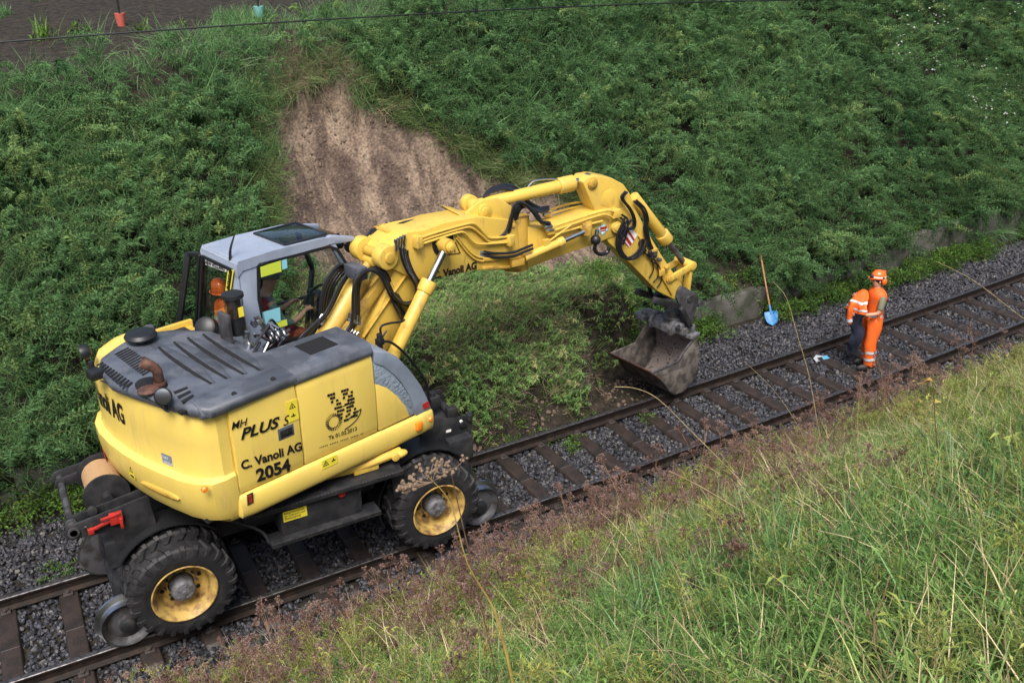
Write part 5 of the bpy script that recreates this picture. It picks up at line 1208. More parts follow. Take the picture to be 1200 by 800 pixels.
# offset cylinder
A = p2(604, 307, -.30); B = p2(688, 270, -.30); m = B2(); Bm = A+(B-A)*.66; m.cyl(A+(B-A)*.12, Bm, .058, n=20); m.cyl(A+(B-A)*.58, Bm, .07, n=20); oc = m.build('offset_cylinder', 'yellow', EX, bevel=.008)
m = B2(); m.cyl(Bm, B, .034, n=16); m.build('cylinder_rod', 'chrome', oc)
m = B2(); m.box(A+(.02, 0, 0), (.2, .1, .1)); m.cyl(B-(0, 0, .06), B+(0, 0, .1), .07, n=16); m.box(B+(.0, .08, .03), (.16, .14, .03)); m.build('cylinder_mount', 'yellow_dirty', oc, bevel=.008)
m = B2(); p_ = A+(B-A)*.42; m.box(p_+(0, 0, .09), (.1, .06, .08)); m.tube([p_+(.05, 0, .1), p_+(.45, 0, .28)], .012, 6, 0); m.build('pipe', 'yellow', oc)
m = L_(); m.bar(pt(566, 304, -.32), pt(606, 301, -.32), .03, .05); m.bar(pt(566, 314, -.31), pt(606, 312, -.31), .05, .04); m.build('boom_rib', 'yellow_dirty', ab, bevel=.006)
# pipes on the front boom
for (px, b) in (([(646, 266), (700, 249), (716, 247), (722, 251)], -.24), ([(646, 271), (700, 253), (712, 252), (719, 256)], -.24), ([(650, 275), (690, 263), (706, 259)], -.22), ([(640, 248), (662, 240), (686, 236)], .20), ([(640, 252), (665, 245), (688, 240)], .17)):
    m = B2(); m.tube(Q2(px, b), .017, 8, 3); m.build('pipe', 'yellow', fb2)
for u, v, b in ((645, 269, -.24), (690, 239, .19), (722, 250, -.22), (688, 262, -.2), (641, 249, .19)):
    m = B2(); m.box(p2(u, v, b), (.12, .08, .13)); m.build('pipe_clamp', 'yellow', fb2, bevel=.012)
m = B2(); c_ = p2(722, 266, -.2); m.cyl((c_[0], -.23, c_[2]), (c_[0], .23, c_[2]), .085, n=24); m.cyl((c_[0], -.245, c_[2]), (c_[0], -.22, c_[2]), .055, n=20); m.build('pivot_pin', 'yellow', fb2, bevel=.01)
m = B2(); P4 = Q2([(700, 267), (708, 262), (713, 269), (705, 276)], -.176); m.prism([p+(0, -.004, 0) for p in P4], (0, .003, 0)); sq = m.build('diamond_label', 'sky_blue', fb2)
cc = sum(P4)/4; m = B2(); m.prism([cc+(p-cc)*.78+(0, -.007, 0) for p in P4], (0, .002, 0)); m.build('label_face', 'white', sq); m = B2(); m.box(cc+(0, -.011, .02), (.12, .002, .04)); m.box(cc+(0, -.011, -.02), (.1, .002, .015)); m.build('label_mark', 'red', sq)
m = B2(); c_ = p2(698, 281, -.3); m.ell(c_, (.075, .075, .075)); m.tube([c_, c_+(.06, .05, .12)], .03); m.build('swivel_fitting', 'black_plastic', EX)
m = B2(); m.tube([p2(u, v, -.3) for u, v in ((698, 284), (697, 293), (703, 298), (711, 296), (714, 289))], .028, 10); m.build('hose', 'hose', EX)
# --- stick
STK = [(683, 214), (689, 208), (700, 206), (718, 209), (731, 216), (738, 226), (745, 244), (757, 268), (775, 298), (791, 322), (803, 339), (797, 349), (790, 351), (770, 341), (738, 308), (712, 283), (708, 268), (700, 252), (694, 240)]
stk = slab2(STK, -.15, .30, 'stick', 'yellow', bevel=.02)
m = B2(); m.prism(Q2([(704, 240), (708, 226), (716, 221), (724, 226), (728, 240), (727, 252), (716, 244)], -.156), (0, .01, 0)); m.build('stick_emboss', 'yellow', stk, bevel=.004)
c_ = p2(695, 215, -.2)
for (u, v, r_, rr2) in ((695, 215, .06, .085), (786, 326, .055, .085)):
    c_ = p2(u, v, -.17); m = B2(); m.cyl((c_[0], -.19, c_[2]), (c_[0], .19, c_[2]), r_, n=22); m.cyl((c_[0], -.175, c_[2]), (c_[0], -.15, c_[2]), rr2, n=22); m.build('pivot_pin', 'yellow_dirty', stk, bevel=.006)
P4 = [(723, 277), (732, 262), (747, 275), (738, 290)]
m = B2(); m.prism([p+(0, -.004, 0) for p in Q2(P4, -.156)], (0, .003, 0)); st = m.build('warning_board', 'white', stk)
W4 = [np.array(p) for p in Q2(P4, -.163)]; m = B2()
def bil(a, b): return (W4[0]*(1-a)+W4[1]*a)*(1-b)+(W4[3]*(1-a)+W4[2]*a)*b
for k in (0.0, .42, .84):
    a0, a1 = k, min(1, k+.22); m.add([bil(a0, 0), bil(a1, 0), bil(max(0, a1-.35)+.0, 1), bil(max(0, a0-.35), 1)], [(0, 1, 2, 3)])
m.build('red_stripe', 'red', st, flat=True)
# grime covered valves on the stick
rr_ = random.Random(9)
for k in range(12):
    f_ = rr_.random(); u, v = 750+34*f_+rr_.uniform(-5, 6), 282+42*f_+rr_.uniform(-4, 4); c_ = p2(u, v, -.19); m = B2()
    if k % 3 == 0: m.box(c_, (.12, .06, .1))
    else: m.cyl(c_+(0, .03, 0), c_-(0, .04, 0), .03, n=8)
    m.build('stick_valve', rr_.choice(['black_metal', 'yellow_dirty', 'worn_steel']), stk, bevel=.005)
m = B2(); m.bar(p2(748, 276, -.165), p2(787, 345, -.165), .02, .04, up=(0, 1, 0)); m.bar(p2(752, 290, -.165), p2(772, 312, -.165), .03, .03, up=(0, 1, 0)); m.build('stick_rib', 'yellow_dirty', stk, bevel=.005)
# bucket cylinder
A = p2(742, 230, .0); B = p2(806, 314, 0); m = B2(); Bm = A+(B-A)*.60; m.cyl(A, Bm, .085, n=24); m.cyl(A+(B-A)*.5, Bm, .11, n=24); bc = m.build('bucket_cylinder', 'yellow', EX, bevel=.015)
m = B2(); m.cyl(Bm, B, .045, n=18); m.build('cylinder_rod', 'worn_steel', bc); m = B2(); m.cyl(B-(0, .06, 0), B+(0, .06, 0), .09, n=20); m.build('rod_eye', 'yellow_dirty', bc, bevel=.008)
LK = p2(811, 311, -.16)
for b in (-.17, .13):
    m = B2(); a0 = p2(786, 326, -.17); m.bar((a0[0], b, a0[2]), (LK[0], b, LK[2]), .045, .1); m.build('link_arm', 'yellow', EX, bevel=.008)
m = B2(); c3 = p2(808, 342, -.17); m.bar((LK[0], -.1, LK[2]), (c3[0], -.1, c3[2]), .05, .13, up=(0, 1, 0)); m.bar((LK[0], .1, LK[2]), (c3[0], .1, c3[2]), .05, .13, up=(0, 1, 0)); m.cyl((LK[0], -.2, LK[2]), (LK[0], .2, LK[2]), .07, n=20); m.build('link', 'yellow', EX, bevel=.008)
# --- coupler and tilt rotator
for b in (-.2, .15): slab2([(795, 341), (799, 335), (804, 337), (819, 347), (819, 352), (810, 381), (806, 384), (800, 366), (793, 349)], b, .05, 'coupler_plate', 'worn_steel', bevel=.006)
m = B2(); a0 = p2(798, 345, 0); m.cyl((a0[0], -.23, a0[2]), (a0[0], .23, a0[2]), .05, n=18); a1 = p2(811, 352, 0); m.cyl((a1[0], -.22, a1[2]), (a1[0], .22, a1[2]), .05, n=18); m.build('coupler_pin', 'worn_steel', EX)
m = B2(); a0 = p2(767, 352, -.24); a1 = p2(797, 360, -.24); a2 = p2(808, 382, -.24)
m.bar(a0+(0, .03, 0), a1+(0, .03, 0), .07, .10); m.bar(a1, a2, .08, .11, up=(0, 1, 0)); m.bar(a0+(0, .45, 0), a1+(0, .45, 0), .07, .1); m.box((a0+a1)/2+(.05, .24, .0), (.22, .42, .04)); m.build('coupler_frame', 'black_metal', EX, bevel=.01)
m = B2(); c_ = (p2(790, 365, 0)+p2(800, 372, 0))/2; m.cyl(c_+(-.03, .08, .05), c_+(-.08, .08, -.2), .13, .15, 28); m.ell(c_+(-.05, .08, -.05), (.17, .18, .08)); m.build('tilt_rotator', 'worn_steel', EX, bevel=.012)
m = B2(); c_ = p2(795, 383, -.25); m.lathe([(.02, -.01), (.038, -.01), (.038, .01), (.02, .01)], c_, (0, 1, 0), 14, True); m.build('lifting_eye', 'steel', EX)
# --- bucket: profile across the track, opening towards the machine
WB = rad(99); wd = np.array([math.cos(WB), math.sin(WB), 0]); eb = np.array([math.sin(WB), -math.cos(WB), 0]); B0 = hit(790, 463, (0, 0, .05), (0, 0, 1))
def TB(p): return B0+eb*p[0]+wd*p[1]+np.array([0, 0, p[2]])
def bp(u, v, o=0.0): d = hit(u, v, B0+wd*o, wd)-B0; return np.array([d@eb, o, d[2]])
prof = [bp(*p) for p in ((764, 438), (774, 444), (784, 458), (790, 462.5), (802, 459), (812, 446), (820, 424), (820, 404), (815, 396))]
edge = [bp(*p) for p in ((764, 438), (780, 431), (795, 424), (802, 412), (815, 396))]
BW = .98
def off2(P, d):
    out = []; 
    for i, p in enumerate(P):
        a = P[max(i-1, 0)]; b = P[min(i+1, len(P)-1)]; t = unit(np.array([b[0]-a[0], 0, b[2]-a[2]])); out.append(p+np.array([-t[2], 0, t[0]])*d)
    return out
pin = off2(prof, .022)
m = MB(TB); n = len(prof)
m.loft([[p+(0, y, 0) for p in prof+pin[::-1]] for y in (0.0, BW)]); bk = m.build('bucket_shell', 'bucket_dirt', EX, bevel=.004)
for y in (0.0, BW-.02):
    m = MB(TB); m.prism([p+(0, y, 0) for p in prof+edge[1:-1][::-1]], (0, .025, 0)); m.build('bucket_side', 'bucket_dirt', bk, bevel=.003)
m = MB(TB); q0 = [p+(0, .03, 0) for p in off2(prof, .03)]; m.loft([[p+(0, y, 0) for p in q0+off2(q0, .004)[::-1]] for y in (0, BW-.08)]); m.build('bucket_lining', 'bucket_in', bk)
m = MB(TB); 
for i in range(len(edge)-1): m.bar(edge[i]+(0, .012, 0), edge[i+1]+(0, .012, 0), .03, .035)
m.build('side_edge', 'worn_steel', bk, bevel=.004)
m = MB(TB); a_ = prof[0]; b_ = prof[1]; dd = unit(b_-a_); m.prism([a_-dd*.10+(0, -.01, 0), a_-dd*.1+(0, -.01, .02), b_+(0, -.01, .02), b_+(0, -.01, -.02)], (0, BW+.02, 0)); m.build('cutting_edge', 'rust', bk, bevel=.004)
m = MB(TB); a_ = prof[-1]; m.box(a_+(-.0, BW/2, .03), (.22, BW, .07)); m.box(a_+(-.06, BW/2-.05, .12), (.3, .7, .12)); m.build('bucket_top', 'hub_grey', bk, bevel=.012)
for y in (.24, .66):
    m = MB(TB); m.prism([a_+(-.34, y, .05), a_+(-.36, y, .16), a_+(-.30, y, .27), a_+(-.19, y, .31), a_+(-.08, y, .27), a_+(.0, y, .16), a_+(.10, y, .05)], (0, .07, 0)); m.build('bucket_ear', 'hub_grey', bk, bevel=.01)
m = MB(TB); m.cyl(a_+(-.19, .12, .20), a_+(-.19, .98, .20), .065, n=22); m.box(a_+(-.14, .98, .13), (.34, .22, .1)); m.box(a_+(-.17, .47, .15), (.36, .34, .12)); m.build('bucket_pin', 'hub_grey', bk, bevel=.008)

# --- hoses
def hoses(px, t, n, r=.018, dt=.0, dpx=(0, 0), f=pt, T=SL, jit=.0, name='hose', mt='hose'):
    for k in range(n):
        m = MB(T); m.tube([f(u+dpx[0]*k+random.uniform(-jit, jit), v+dpx[1]*k+random.uniform(-jit, jit), t+dt*k) for u, v in px], r, 8, 5); m.build(name, mt, EX)
def fits(px, t, n, dpx, L2, dt=0.0, f=pt, T=SL, r=.022):
    for k in range(n):
        a_ = f(px[0]+dpx[0]*k, px[1]+dpx[1]*k, t+dt*k); b_ = f(px[0]+dpx[0]*k+L2[0], px[1]+dpx[1]*k+L2[1], t+dt*k); m = MB(T); m.cyl(a_, a_+(b_-a_)*.3, r*1.25, n=6); m.cyl(a_+(b_-a_)*.3, b_, r*.85, n=10); m.build('fitting', 'steel', EX)
hoses([(398, 397), (408, 386), (413, 372), (414, 340), (420, 323), (434, 317), (446, 324), (456, 345), (466, 365), (474, 377)], -.36, 4, .021, dt=.04, dpx=(2.2, -1.2), jit=.6)
fits((398, 398), -.36, 4, (3.4, 1.5), (12, -13), dt=.03)
fits((409, 376), -.36, 4, (4, 1.5), (1, -10), dt=.03)
hoses([(470, 290), (471, 300), (477, 316), (487, 334), (487, 348), (478, 355), (466, 352), (458, 342)], -.40, 4, .021, dt=.035, dpx=(2.4, 1.0), jit=.5)
fits((464, 281), -.40, 4, (3.2, -1.8), (0, 13), dt=.03)
hoses([(364, 408), (374, 388), (376, 352), (383, 327), (396, 311), (409, 311)], .06, 5, .019, dt=.03, dpx=(2.4, 1.6), jit=.5)
hoses([(348, 408), (352, 396), (366, 382), (382, 366), (400, 330), (410, 318)], -.05, 2, .019, dt=.04, dpx=(2.5, 1.0))
fits((372, 378), .0, 4, (3.6, 2.2), (6, -10), dt=.02)
m = L_(); m.box(pt(417, 318, -.15), (.14, .28, .16)); m.build('hose_clamp', 'hood_grey', EX, bevel=.01)
hoses([(454, 262), (440, 268), (431, 275), (429, 290)], .2, 3, .02, dt=-.03, dpx=(4, 1))
fits((427, 284), .2, 3, (4.5, 1.2), (0, 9))
hoses([(448, 272), (470, 262), (495, 257), (520, 258), (530, 263)], .12, 1, .02)
hoses([(586, 279), (594, 270), (599, 252), (604, 240), (613, 238), (624, 247), (632, 258), (644, 262)], -.30, 4, .023, dt=.05, dpx=(1.8, 1.6), jit=.8, f=p2, T=S2)
hoses([(566, 232), (574, 226), (590, 222), (603, 227), (615, 240), (630, 248), (641, 248)], .0, 4, .021, dt=.05, dpx=(1.0, -1.8), jit=.8, f=p2, T=S2)
fits((636, 262), -.28, 3, (2, 4), (9, -1), f=p2, T=S2); fits((636, 247), .1, 2, (1, 4), (8, -1), f=p2, T=S2)
hoses([(567, 295), (580, 297), (600, 296), (614, 291), (624, 287)], -.37, 2, .02, dpx=(.5, 4.2), f=p2, T=S2)
fits((562, 296), -.37, 2, (0, 4), (7, 0), f=p2, T=S2)
hoses([(733, 224), (728, 232), (737, 244), (742, 256), (741, 266), (732, 268)], -.22, 2, .017, dpx=(2.2, 1), f=p2, T=S2)
hoses([(743, 236), (752, 246), (756, 258), (755, 268), (758, 284), (762, 292)], -.2, 3, .017, dpx=(1.6, -.6), f=p2, T=S2, jit=.6)
hoses([(733, 255), (725, 272), (722, 288), (730, 301), (741, 301), (750, 288), (752, 279)], -.26, 3, .018, dpx=(3, .8), f=p2, T=S2, jit=1)
hoses([(728, 252), (736, 258), (735, 275), (730, 288)], -.24, 2, .016, dpx=(-4, 1), f=p2, T=S2, jit=1)
hoses([(762, 306), (772, 312), (776, 326), (770, 336)], -.2, 3, .011, dpx=(-5, -5), f=p2, T=S2, jit=1.5)
hoses([(757, 325), (762, 345), (768, 358)], .1, 2, .016, dpx=(2, -1), f=p2, T=S2)
hoses([(448, 399), (446, 384), (455, 379), (470, 377), (474, 374)], -.55, 1, .014)
hoses([(447, 400), (460, 402), (480, 420), (498, 446), (503, 470)], -.6, 1, .017)
m = L_(); c_ = pt(445, 400, -.58); m.cyl(c_-(0, 0, .12), c_+(0, 0, .1), .035, n=10); m.box(c_, (.09, .07, .08)); m.tube([c_, c_+(.1, -.02, .12)], .012); m.build('hose_post', 'black_plastic', EX, bevel=.006)
m = L_(); c_ = pt(507, 470, -.5); m.box(c_, (.16, .14, .16)); m.cyl(c_, c_+(.0, 0, .14), .04, n=10); m.build('front_fitting', 'black_metal', EX, bevel=.01)
# ------------------------------------------------------------------ people
mat('skin', (.50, .27, .18), .5); mat('hi_orange', (.85, .13, .012), .6, 0, noise=(.68, .12, .02), nscale=9, bump=.3, bscale=14)
mat('helmet_orange', (.85, .14, .02), .3, coat=.3); mat('reflective', (.55, .56, .58), .35); mat('olive', (.16, .16, .10), .8); mat('navy', (.012, .016, .035), .75, bump=.4, bscale=12)
mat('hair', (.02, .013, .01), .7); mat('boot', (.012, .011, .011), .6); mat('teal_shirt', (.09, .16, .17), .8, bump=.2); mat('maroon', (.22, .015, .02), .7); mat('grey_cap', (.14, .14, .13), .8)
mat('wood', (.42, .20, .09), .6, 0, noise=(.30, .13, .06), nscale=12); mat('shovel_blue', (.03, .20, .48), .45, 0, noise=(.12, .25, .42), nscale=14, nlo=.5, nhi=.6)
def skinned(name, V, E_, mt, parent, T, sub=2, root=0):
    """V: list of (point, radius_x, radius_y); grown into one continuous surface"""
    me = bpy.data.meshes.new(name); base = np.array(parent['base'])
    me.from_pydata([tuple(T(v[0])-base) for v in V], E_, []); o = bpy.data.objects.new(name, me); C.objects.link(o)
    md = o.modifiers.new('skin', 'SKIN'); md.use_smooth_shade = True
    if not me.skin_vertices:
        bpy.context.view_layer.objects.active = o
    for i, v in enumerate(V):
        me.skin_vertices[0].data[i].radius = (v[1], v[2] if len(v) > 2 else v[1]); me.skin_vertices[0].data[i].use_root = i == root
    s_ = o.modifiers.new('sub', 'SUBSURF'); s_.levels = sub; s_.render_levels = sub
    dg = bpy.context.evaluated_depsgraph_get(); dg.update(); m2 = bpy.data.meshes.new_from_object(o.evaluated_get(dg))
    o.modifiers.clear(); o.data = m2; m2.materials.clear(); m2.materials.append(MATS[mt]); m2.shade_smooth(); o.parent = parent; o['base'] = list(map(float, base)); return o
def hand(V, E_, wi, wrist, d, palm, r0=.0085):
    """palm and five curled fingers added to the chain that ends in vertex wi; d = pointing direction, palm = palm normal"""
    d = unit(d); palm = unit(palm); s_ = np.cross(d, palm); wrist = np.asarray(wrist, float)
    V.append((wrist+d*.055, .036, .018)); pi_ = len(V)-1; E_.append((wi, pi_))
    for k, (o_, l) in enumerate(((-.028, .065), (-.01, .075), (.01, .07), (.027, .055))):
        a = wrist+d*.085+s_*o_; b = a+(d*.75+palm*.5)*l*.55; c = b+(d*.2+palm*.95)*l*.5
        i0 = len(V); V.extend([(a, r0), (b, r0*.95), (c, r0*.8)]); E_.extend([(pi_, i0), (i0, i0+1), (i0+1, i0+2)])
    a = wrist+d*.035+s_*.035; b = a+(d*.6+s_*.5+palm*.3)*.035; c = b+(d*.8+palm*.4)*.03; i0 = len(V); V.extend([(a, r0*1.3), (b, r0*1.1), (c, r0*.9)]); E_.extend([(pi_, i0), (i0, i0+1), (i0+1, i0+2)])

# the track worker, facing left in the picture
fb_ = unit((-.90, .42, 0)); WB0 = np.array([10.38, .06, -.17]); lb2 = np.cross((0, 0, 1), fb_)
WK = empty('person', WB0, 'track worker in orange helmet, vest and trousers standing between the rails, holding a jacket', 'person')
def TW(p): return WB0+fb_*p[0]+lb2*p[1]+np.array([0, 0, p[2]])
V = [((0, 0, .96), .13, .10), ((0, 0, 1.14), .125, .10), ((-.01, 0, 1.33), .15, .115), ((.0, 0, 1.45), .09, .08), ((.02, 0, 1.52), .055, .055), ((.035, 0, 1.58), .075, .08), ((.045, 0, 1.66), .08, .095), ((.035, 0, 1.73), .06, .07)]
E_ = [(i, i+1) for i in range(7)]
def limb(V, E_, frm, pts):
    k = frm
    for p in pts: V.append(p); E_.append((k, len(V)-1)); k = len(V)-1
    return k
wl1 = limb(V, E_, 3, [((-.01, .17, 1.42), .055), ((.02, .235, 1.24), .047), ((.06, .245, 1.13), .042), ((.20, .20, 1.10), .036), ((.34, .13, 1.09), .026)])
hand(V, E_, wl1, (.34, .13, 1.09), (.9, -.3, -.1), (.1, -.9, .1))
wr1 = limb(V, E_, 3, [((-.01, -.17, 1.42), .055), ((.04, -.225, 1.26), .047), ((.10, -.22, 1.16), .042), ((.22, -.13, 1.25), .035), ((.33, -.06, 1.36), .026)])
hand(V, E_, wr1, (.33, -.06, 1.36), (.8, .3, .4), (.2, .9, 0))
for sg in (-1, 1): limb(V, E_, 0, [((.0, sg*.10, .86), .09), ((.02*sg+.02, sg*.11, .50), .062), ((-.03+.03*sg, sg*.12, .12), .042), ((-.0+.03*sg, sg*.125, .06), .03), ((.10+.03*sg, sg*.135, .045), .022)])
skinned('body', V, E_, 'skin', WK, TW)
m = MB(TW)
for sg in (-1, 1): m.ell((.118, sg*.032, 1.665), (.008, .013, .008), nu=8, nv=5)
m.build('eyes', 'ink', WK); m = MB(TW); m.ell((.135, 0, 1.645), (.02, .013, .022), nu=8, nv=6); m.ell((.10, 0, 1.60), (.02, .026, .008), nu=8, nv=5)
for sg in (-1, 1): m.ell((.03, sg*.083, 1.645), (.016, .01, .028), nu=8, nv=6)
m.build('face_features', 'skin', WK)
m = MB(TW); m.ell((.015, 0, 1.675), (.105, .09, .10), nu=16, nv=10, top=None); m.build('hair', 'hair', WK)
def erings(R_, n=28, cx=0.0, cy=0.0): return [[(cx+x0+dx*math.cos(a)*(1+.03*math.sin(5*a+z*20)), cy+dy*math.sin(a)*(1+.025*math.sin(7*a+z*15)), z) for a in np.linspace(0, 2*math.pi, n+1)[:-1]] for z, x0, dx, dy in R_]
m = MB(TW); m.loft(erings([(.88, 0, .135, .175), (.94, 0, .14, .18), (1.03, 0, .135, .168), (1.18, 0, .138, .172), (1.30, -.005, .145, .19), (1.39, -.005, .145, .215), (1.44, -.0, .13, .215), (1.475, .0, .105, .185), (1.50, .005, .085, .13), (1.53, .012, .068, .078)])); m.build('vest', 'hi_orange', WK, ang=80)
for sg in (-1, 1):
    skinned('sleeve', [((-.005, sg*.13, 1.42), .06), ((-.01, sg*.185, 1.40), .065), ((.02, sg*.235, 1.25), .06), ((.045, sg*.245, 1.17), .055)] if sg > 0 else [((-.005, -.13, 1.42), .06), ((-.01, -.185, 1.40), .065), ((.04, -.225, 1.27), .06), ((.07, -.225, 1.20), .055)], [(0, 1), (1, 2), (2, 3)], 'olive', WK, TW)
for sg in (-1, 1):
    m = MB(TW); m.loft([[(cx_+dx*math.cos(a)*(1+.05*math.sin(3*a+z*17)), cy_+dy*math.sin(a)*(1+.05*math.sin(4*a+z*23)), z) for a in np.linspace(0, 2*math.pi, 25)[:-1]] for z, cx_, cy_, dx, dy in ((1.0, 0, sg*.07, .13, .10), (.90, 0, sg*.08, .14, .105), (.80, .0, sg*.095, .13, .10), (.65, .01+.01*sg, sg*.108, .112, .098), (.52, .02+.02*sg, sg*.114, .104, .092), (.38, .0+.025*sg, sg*.118, .103, .093), (.22, -.02+.03*sg, sg*.12, .10, .092), (.13, -.03+.03*sg, sg*.12, .10, .09), (.09, -.03+.03*sg, sg*.12, .09, .082))]); m.build('trouser_leg', 'hi_orange', WK, ang=80)
def band(a, b, r, n=20):
    m = MB(TW); m.cyl(a, b, r, r, n, caps=False); return m
for sg in (-1, 1):
    for z in (.22, .35): band((-.02+.03*sg+.005*(z > .3), sg*.12, z), (-.02+.03*sg+.01, sg*.12, z+.05), .107 if z < .3 else .109).build('reflective_band', 'reflective', WK)
    m = MB(TW); m.ell((.05+.03*sg, sg*.13, .05), (.16, .058, .075)); m.cyl((-.03+.03*sg, sg*.12, .02), (-.03+.03*sg, sg*.12, .16), .055); m.build('boot', 'boot', WK)
m = MB(TW); m.loft([[(.135*math.cos(a)*k, .165*math.sin(a)*k, z) for a in np.linspace(0, 2*math.pi, 25)[:-1]] for z, k in ((1.0, 1.02), (1.055, 1.02))], caps=False); m.build('reflective_band', 'reflective', WK)
m = MB(TW)
m.loft([[(.03+.128*k*math.cos(a), .105*k*math.sin(a), z) for a in np.linspace(0, 2*math.pi, 25)[:-1]] for z, k in ((1.70, 1.02), (1.735, 1.0), (1.78, .9), (1.815, .68), (1.835, .35), (1.84, .02))]); m.prism([(.13, -.08, 1.70), (.19, -.055, 1.695), (.205, 0, 1.695), (.19, .055, 1.695), (.13, .08, 1.70)], (0, 0, .012)); m.bar((-.08, 0, 1.81), (.12, 0, 1.825), .02, .03)
hm = m.build('helmet', 'helmet_orange', WK, ang=50)
m = MB(TW); m.loft([[(.03+.129*k*math.cos(a), .107*k*math.sin(a), z) for a in np.linspace(.5, 2*math.pi-.5, 24)] for z, k in ((1.722, 1.01), (1.748, 1.0))], caps=False); m.build('helmet_band', 'white', hm)
for sg in (-1, 1): m = MB(TW); m.ell((-.03, sg*.115, 1.665), (.045, .03, .058)); m.build('ear_muff', 'helmet_orange', hm); m = MB(TW); m.tube([(-.03, sg*.12, 1.69), (-.0, sg*.118, 1.75)], .01); m.build('muff_arm', 'boot', hm)
m = MB(TW); m.ell((.17, .03, 1.745), (.035, .04, .03)); m.build('head_lamp', 'boot', hm)
# the jacket in his hands
JB = TW((.36, .02, .3)); JK = empty('work_jacket', JB, 'orange and navy work jacket with grey bands, held up by the track worker', 'jacket')
def jring(z, w_, d_, sh, off, tw=.12):
    w_ *= 1.3; d_ *= 1.15
    return [(.31+sh+d_*math.sin(a)*(1+.28*math.sin(3*a+z*7)+.15*math.sin(7*a-z*12))+.02*math.sin(z*16), off+w_*math.cos(a)*(1+.16*math.sin(5*a+z*9))+.025*math.sin(z*11+1), z) for a in np.linspace(0, 2*math.pi, 25)[:-1]]
def jpart(nm, mt, zs, par=JK):
    m = MB(TW); m.loft([jring(z, *q_) for z, q_ in zs]); return m.build(nm, mt, par, ang=70)
def jq(z):
    Z = [.30, .55, .80, 1.0, 1.12, 1.25, 1.38, 1.47]; 
    return (np.interp(z, Z, [.03, .07, .10, .13, .16, .15, .11, .04]), np.interp(z, Z, [.06, .08, .09, .10, .11, .10, .08, .03]), np.interp(z, Z, [-.03, -.04, -.02, .03, .04, .0, -.04, -.06]), np.interp(z, Z, [.02, .02, .0, .0, .0, .0, .0, .0]))
jpart('outer_shell', 'hi_orange', [(z, jq(z)) for z in np.linspace(1.12, 1.47, 8)]); jpart('lower_half', 'navy', [(z, jq(z)) for z in np.linspace(.30, 1.125, 14)])
for z in (1.17, 1.29):
    m = MB(TW); m.loft([[(p[0]+(p[0]-.31-jq(zz)[2])*.06, p[1]*1.06, p[2]) for p in jring(zz, *jq(zz))] for zz in (z, z+.035)], caps=False); m.build('reflective_band', 'reflective', JK)
skinned('sleeve', [((.42, .05, 1.30), .05), ((.47, .06, 1.15), .055), ((.46, .05, .98), .05), ((.43, .04, .86), .045)], [(0, 1), (1, 2), (2, 3)], 'hi_orange', JK, TW)
m = MB(TW); m.cyl((.445, .05, .93), (.46, .05, .99), .055, n=16, caps=False); m.build('reflective_band', 'reflective', JK)

# the machine operator, seated in the cab
OB = SL((.4, .66, 2.5)); OP = empty('person', OB, 'machine operator in grey cap, glasses and dark red vest seated in the cab, looking ahead', 'person')
V = [((.30, .66, 2.60), .14, .12), ((.29, .66, 2.78), .13, .11), ((.31, .66, 2.98), .15, .12), ((.35, .66, 3.10), .09, .08), ((.40, .66, 3.16), .055, .055), ((.45, .66, 3.22), .075, .08), ((.48, .66, 3.30), .08, .095), ((.47, .66, 3.37), .06, .07)]; E_ = [(i, i+1) for i in range(7)]
for sg in (-1, 1):
    k = limb(V, E_, 3, [((.33, .66+sg*.17, 3.06), .055), ((.42, .66+sg*.24, 2.85), .047), ((.50, .66+sg*.24, 2.76), .042), ((.68, .66+sg*.20, 2.78), .035), ((.80, .66+sg*.17, 2.84), .026)]); hand(V, E_, k, (.80, .66+sg*.17, 2.84), (.9, 0, .2), (.1, -sg*.5, -.8))
    limb(V, E_, 0, [((.36, .66+sg*.10, 2.58), .09), ((.75, .66+sg*.13, 2.55), .07), ((.85, .66+sg*.13, 2.25), .05), ((.95, .66+sg*.13, 2.14), .04)])
skinned('body', V, E_, 'skin', OP, SL)
m = L_(); m.loft(erings([(2.62, .27, .14, .17), (2.8, .27, .135, .17), (2.95, .29, .145, .19), (3.04, .31, .14, .2), (3.10, .33, .12, .17), (3.14, .36, .08, .10)], cy=.66)); m.build('shirt', 'teal_shirt', OP, ang=80)
for sg in (-1, 1): skinned('sleeve', [((.33, .66+sg*.13, 3.06), .06), ((.34, .66+sg*.18, 3.04), .066), ((.42, .66+sg*.24, 2.85), .06), ((.50, .66+sg*.24, 2.77), .055), ((.6, .66+sg*.22, 2.77), .048)], [(0, 1), (1, 2), (2, 3), (3, 4)], 'teal_shirt', OP, SL)
m = L_(); m.loft(erings([(2.60, .245, .14, .18), (2.8, .245, .14, .18), (2.95, .262, .145, .198), (3.04, .28, .14, .207), (3.10, .30, .12, .175), (3.135, .33, .08, .10)], cy=.66)); m.build('vest', 'maroon', OP, ang=80)
V = [((.31, .66, 2.60), .15, .13)]; E_ = []
for sg in (-1, 1): limb(V, E_, 0, [((.38, .66+sg*.10, 2.59), .10), ((.75, .66+sg*.13, 2.56), .085), ((.85, .66+sg*.13, 2.28), .07)])
skinned('trousers', V, E_, 'maroon', OP, SL)
m = L_(); m.loft([[(.47+.112*k*math.cos(a), .66+.098*k*math.sin(a), z) for a in np.linspace(0, 2*math.pi, 21)[:-1]] for z, k in ((3.32, 1.0), (3.36, 1.0), (3.40, .85), (3.425, .5), (3.43, .05))]); m.prism([(.55, .59, 3.325), (.65, .61, 3.31), (.66, .66, 3.31), (.65, .71, 3.31), (.55, .73, 3.325)], (0, 0, .01)); m.build('cap', 'grey_cap', OP)
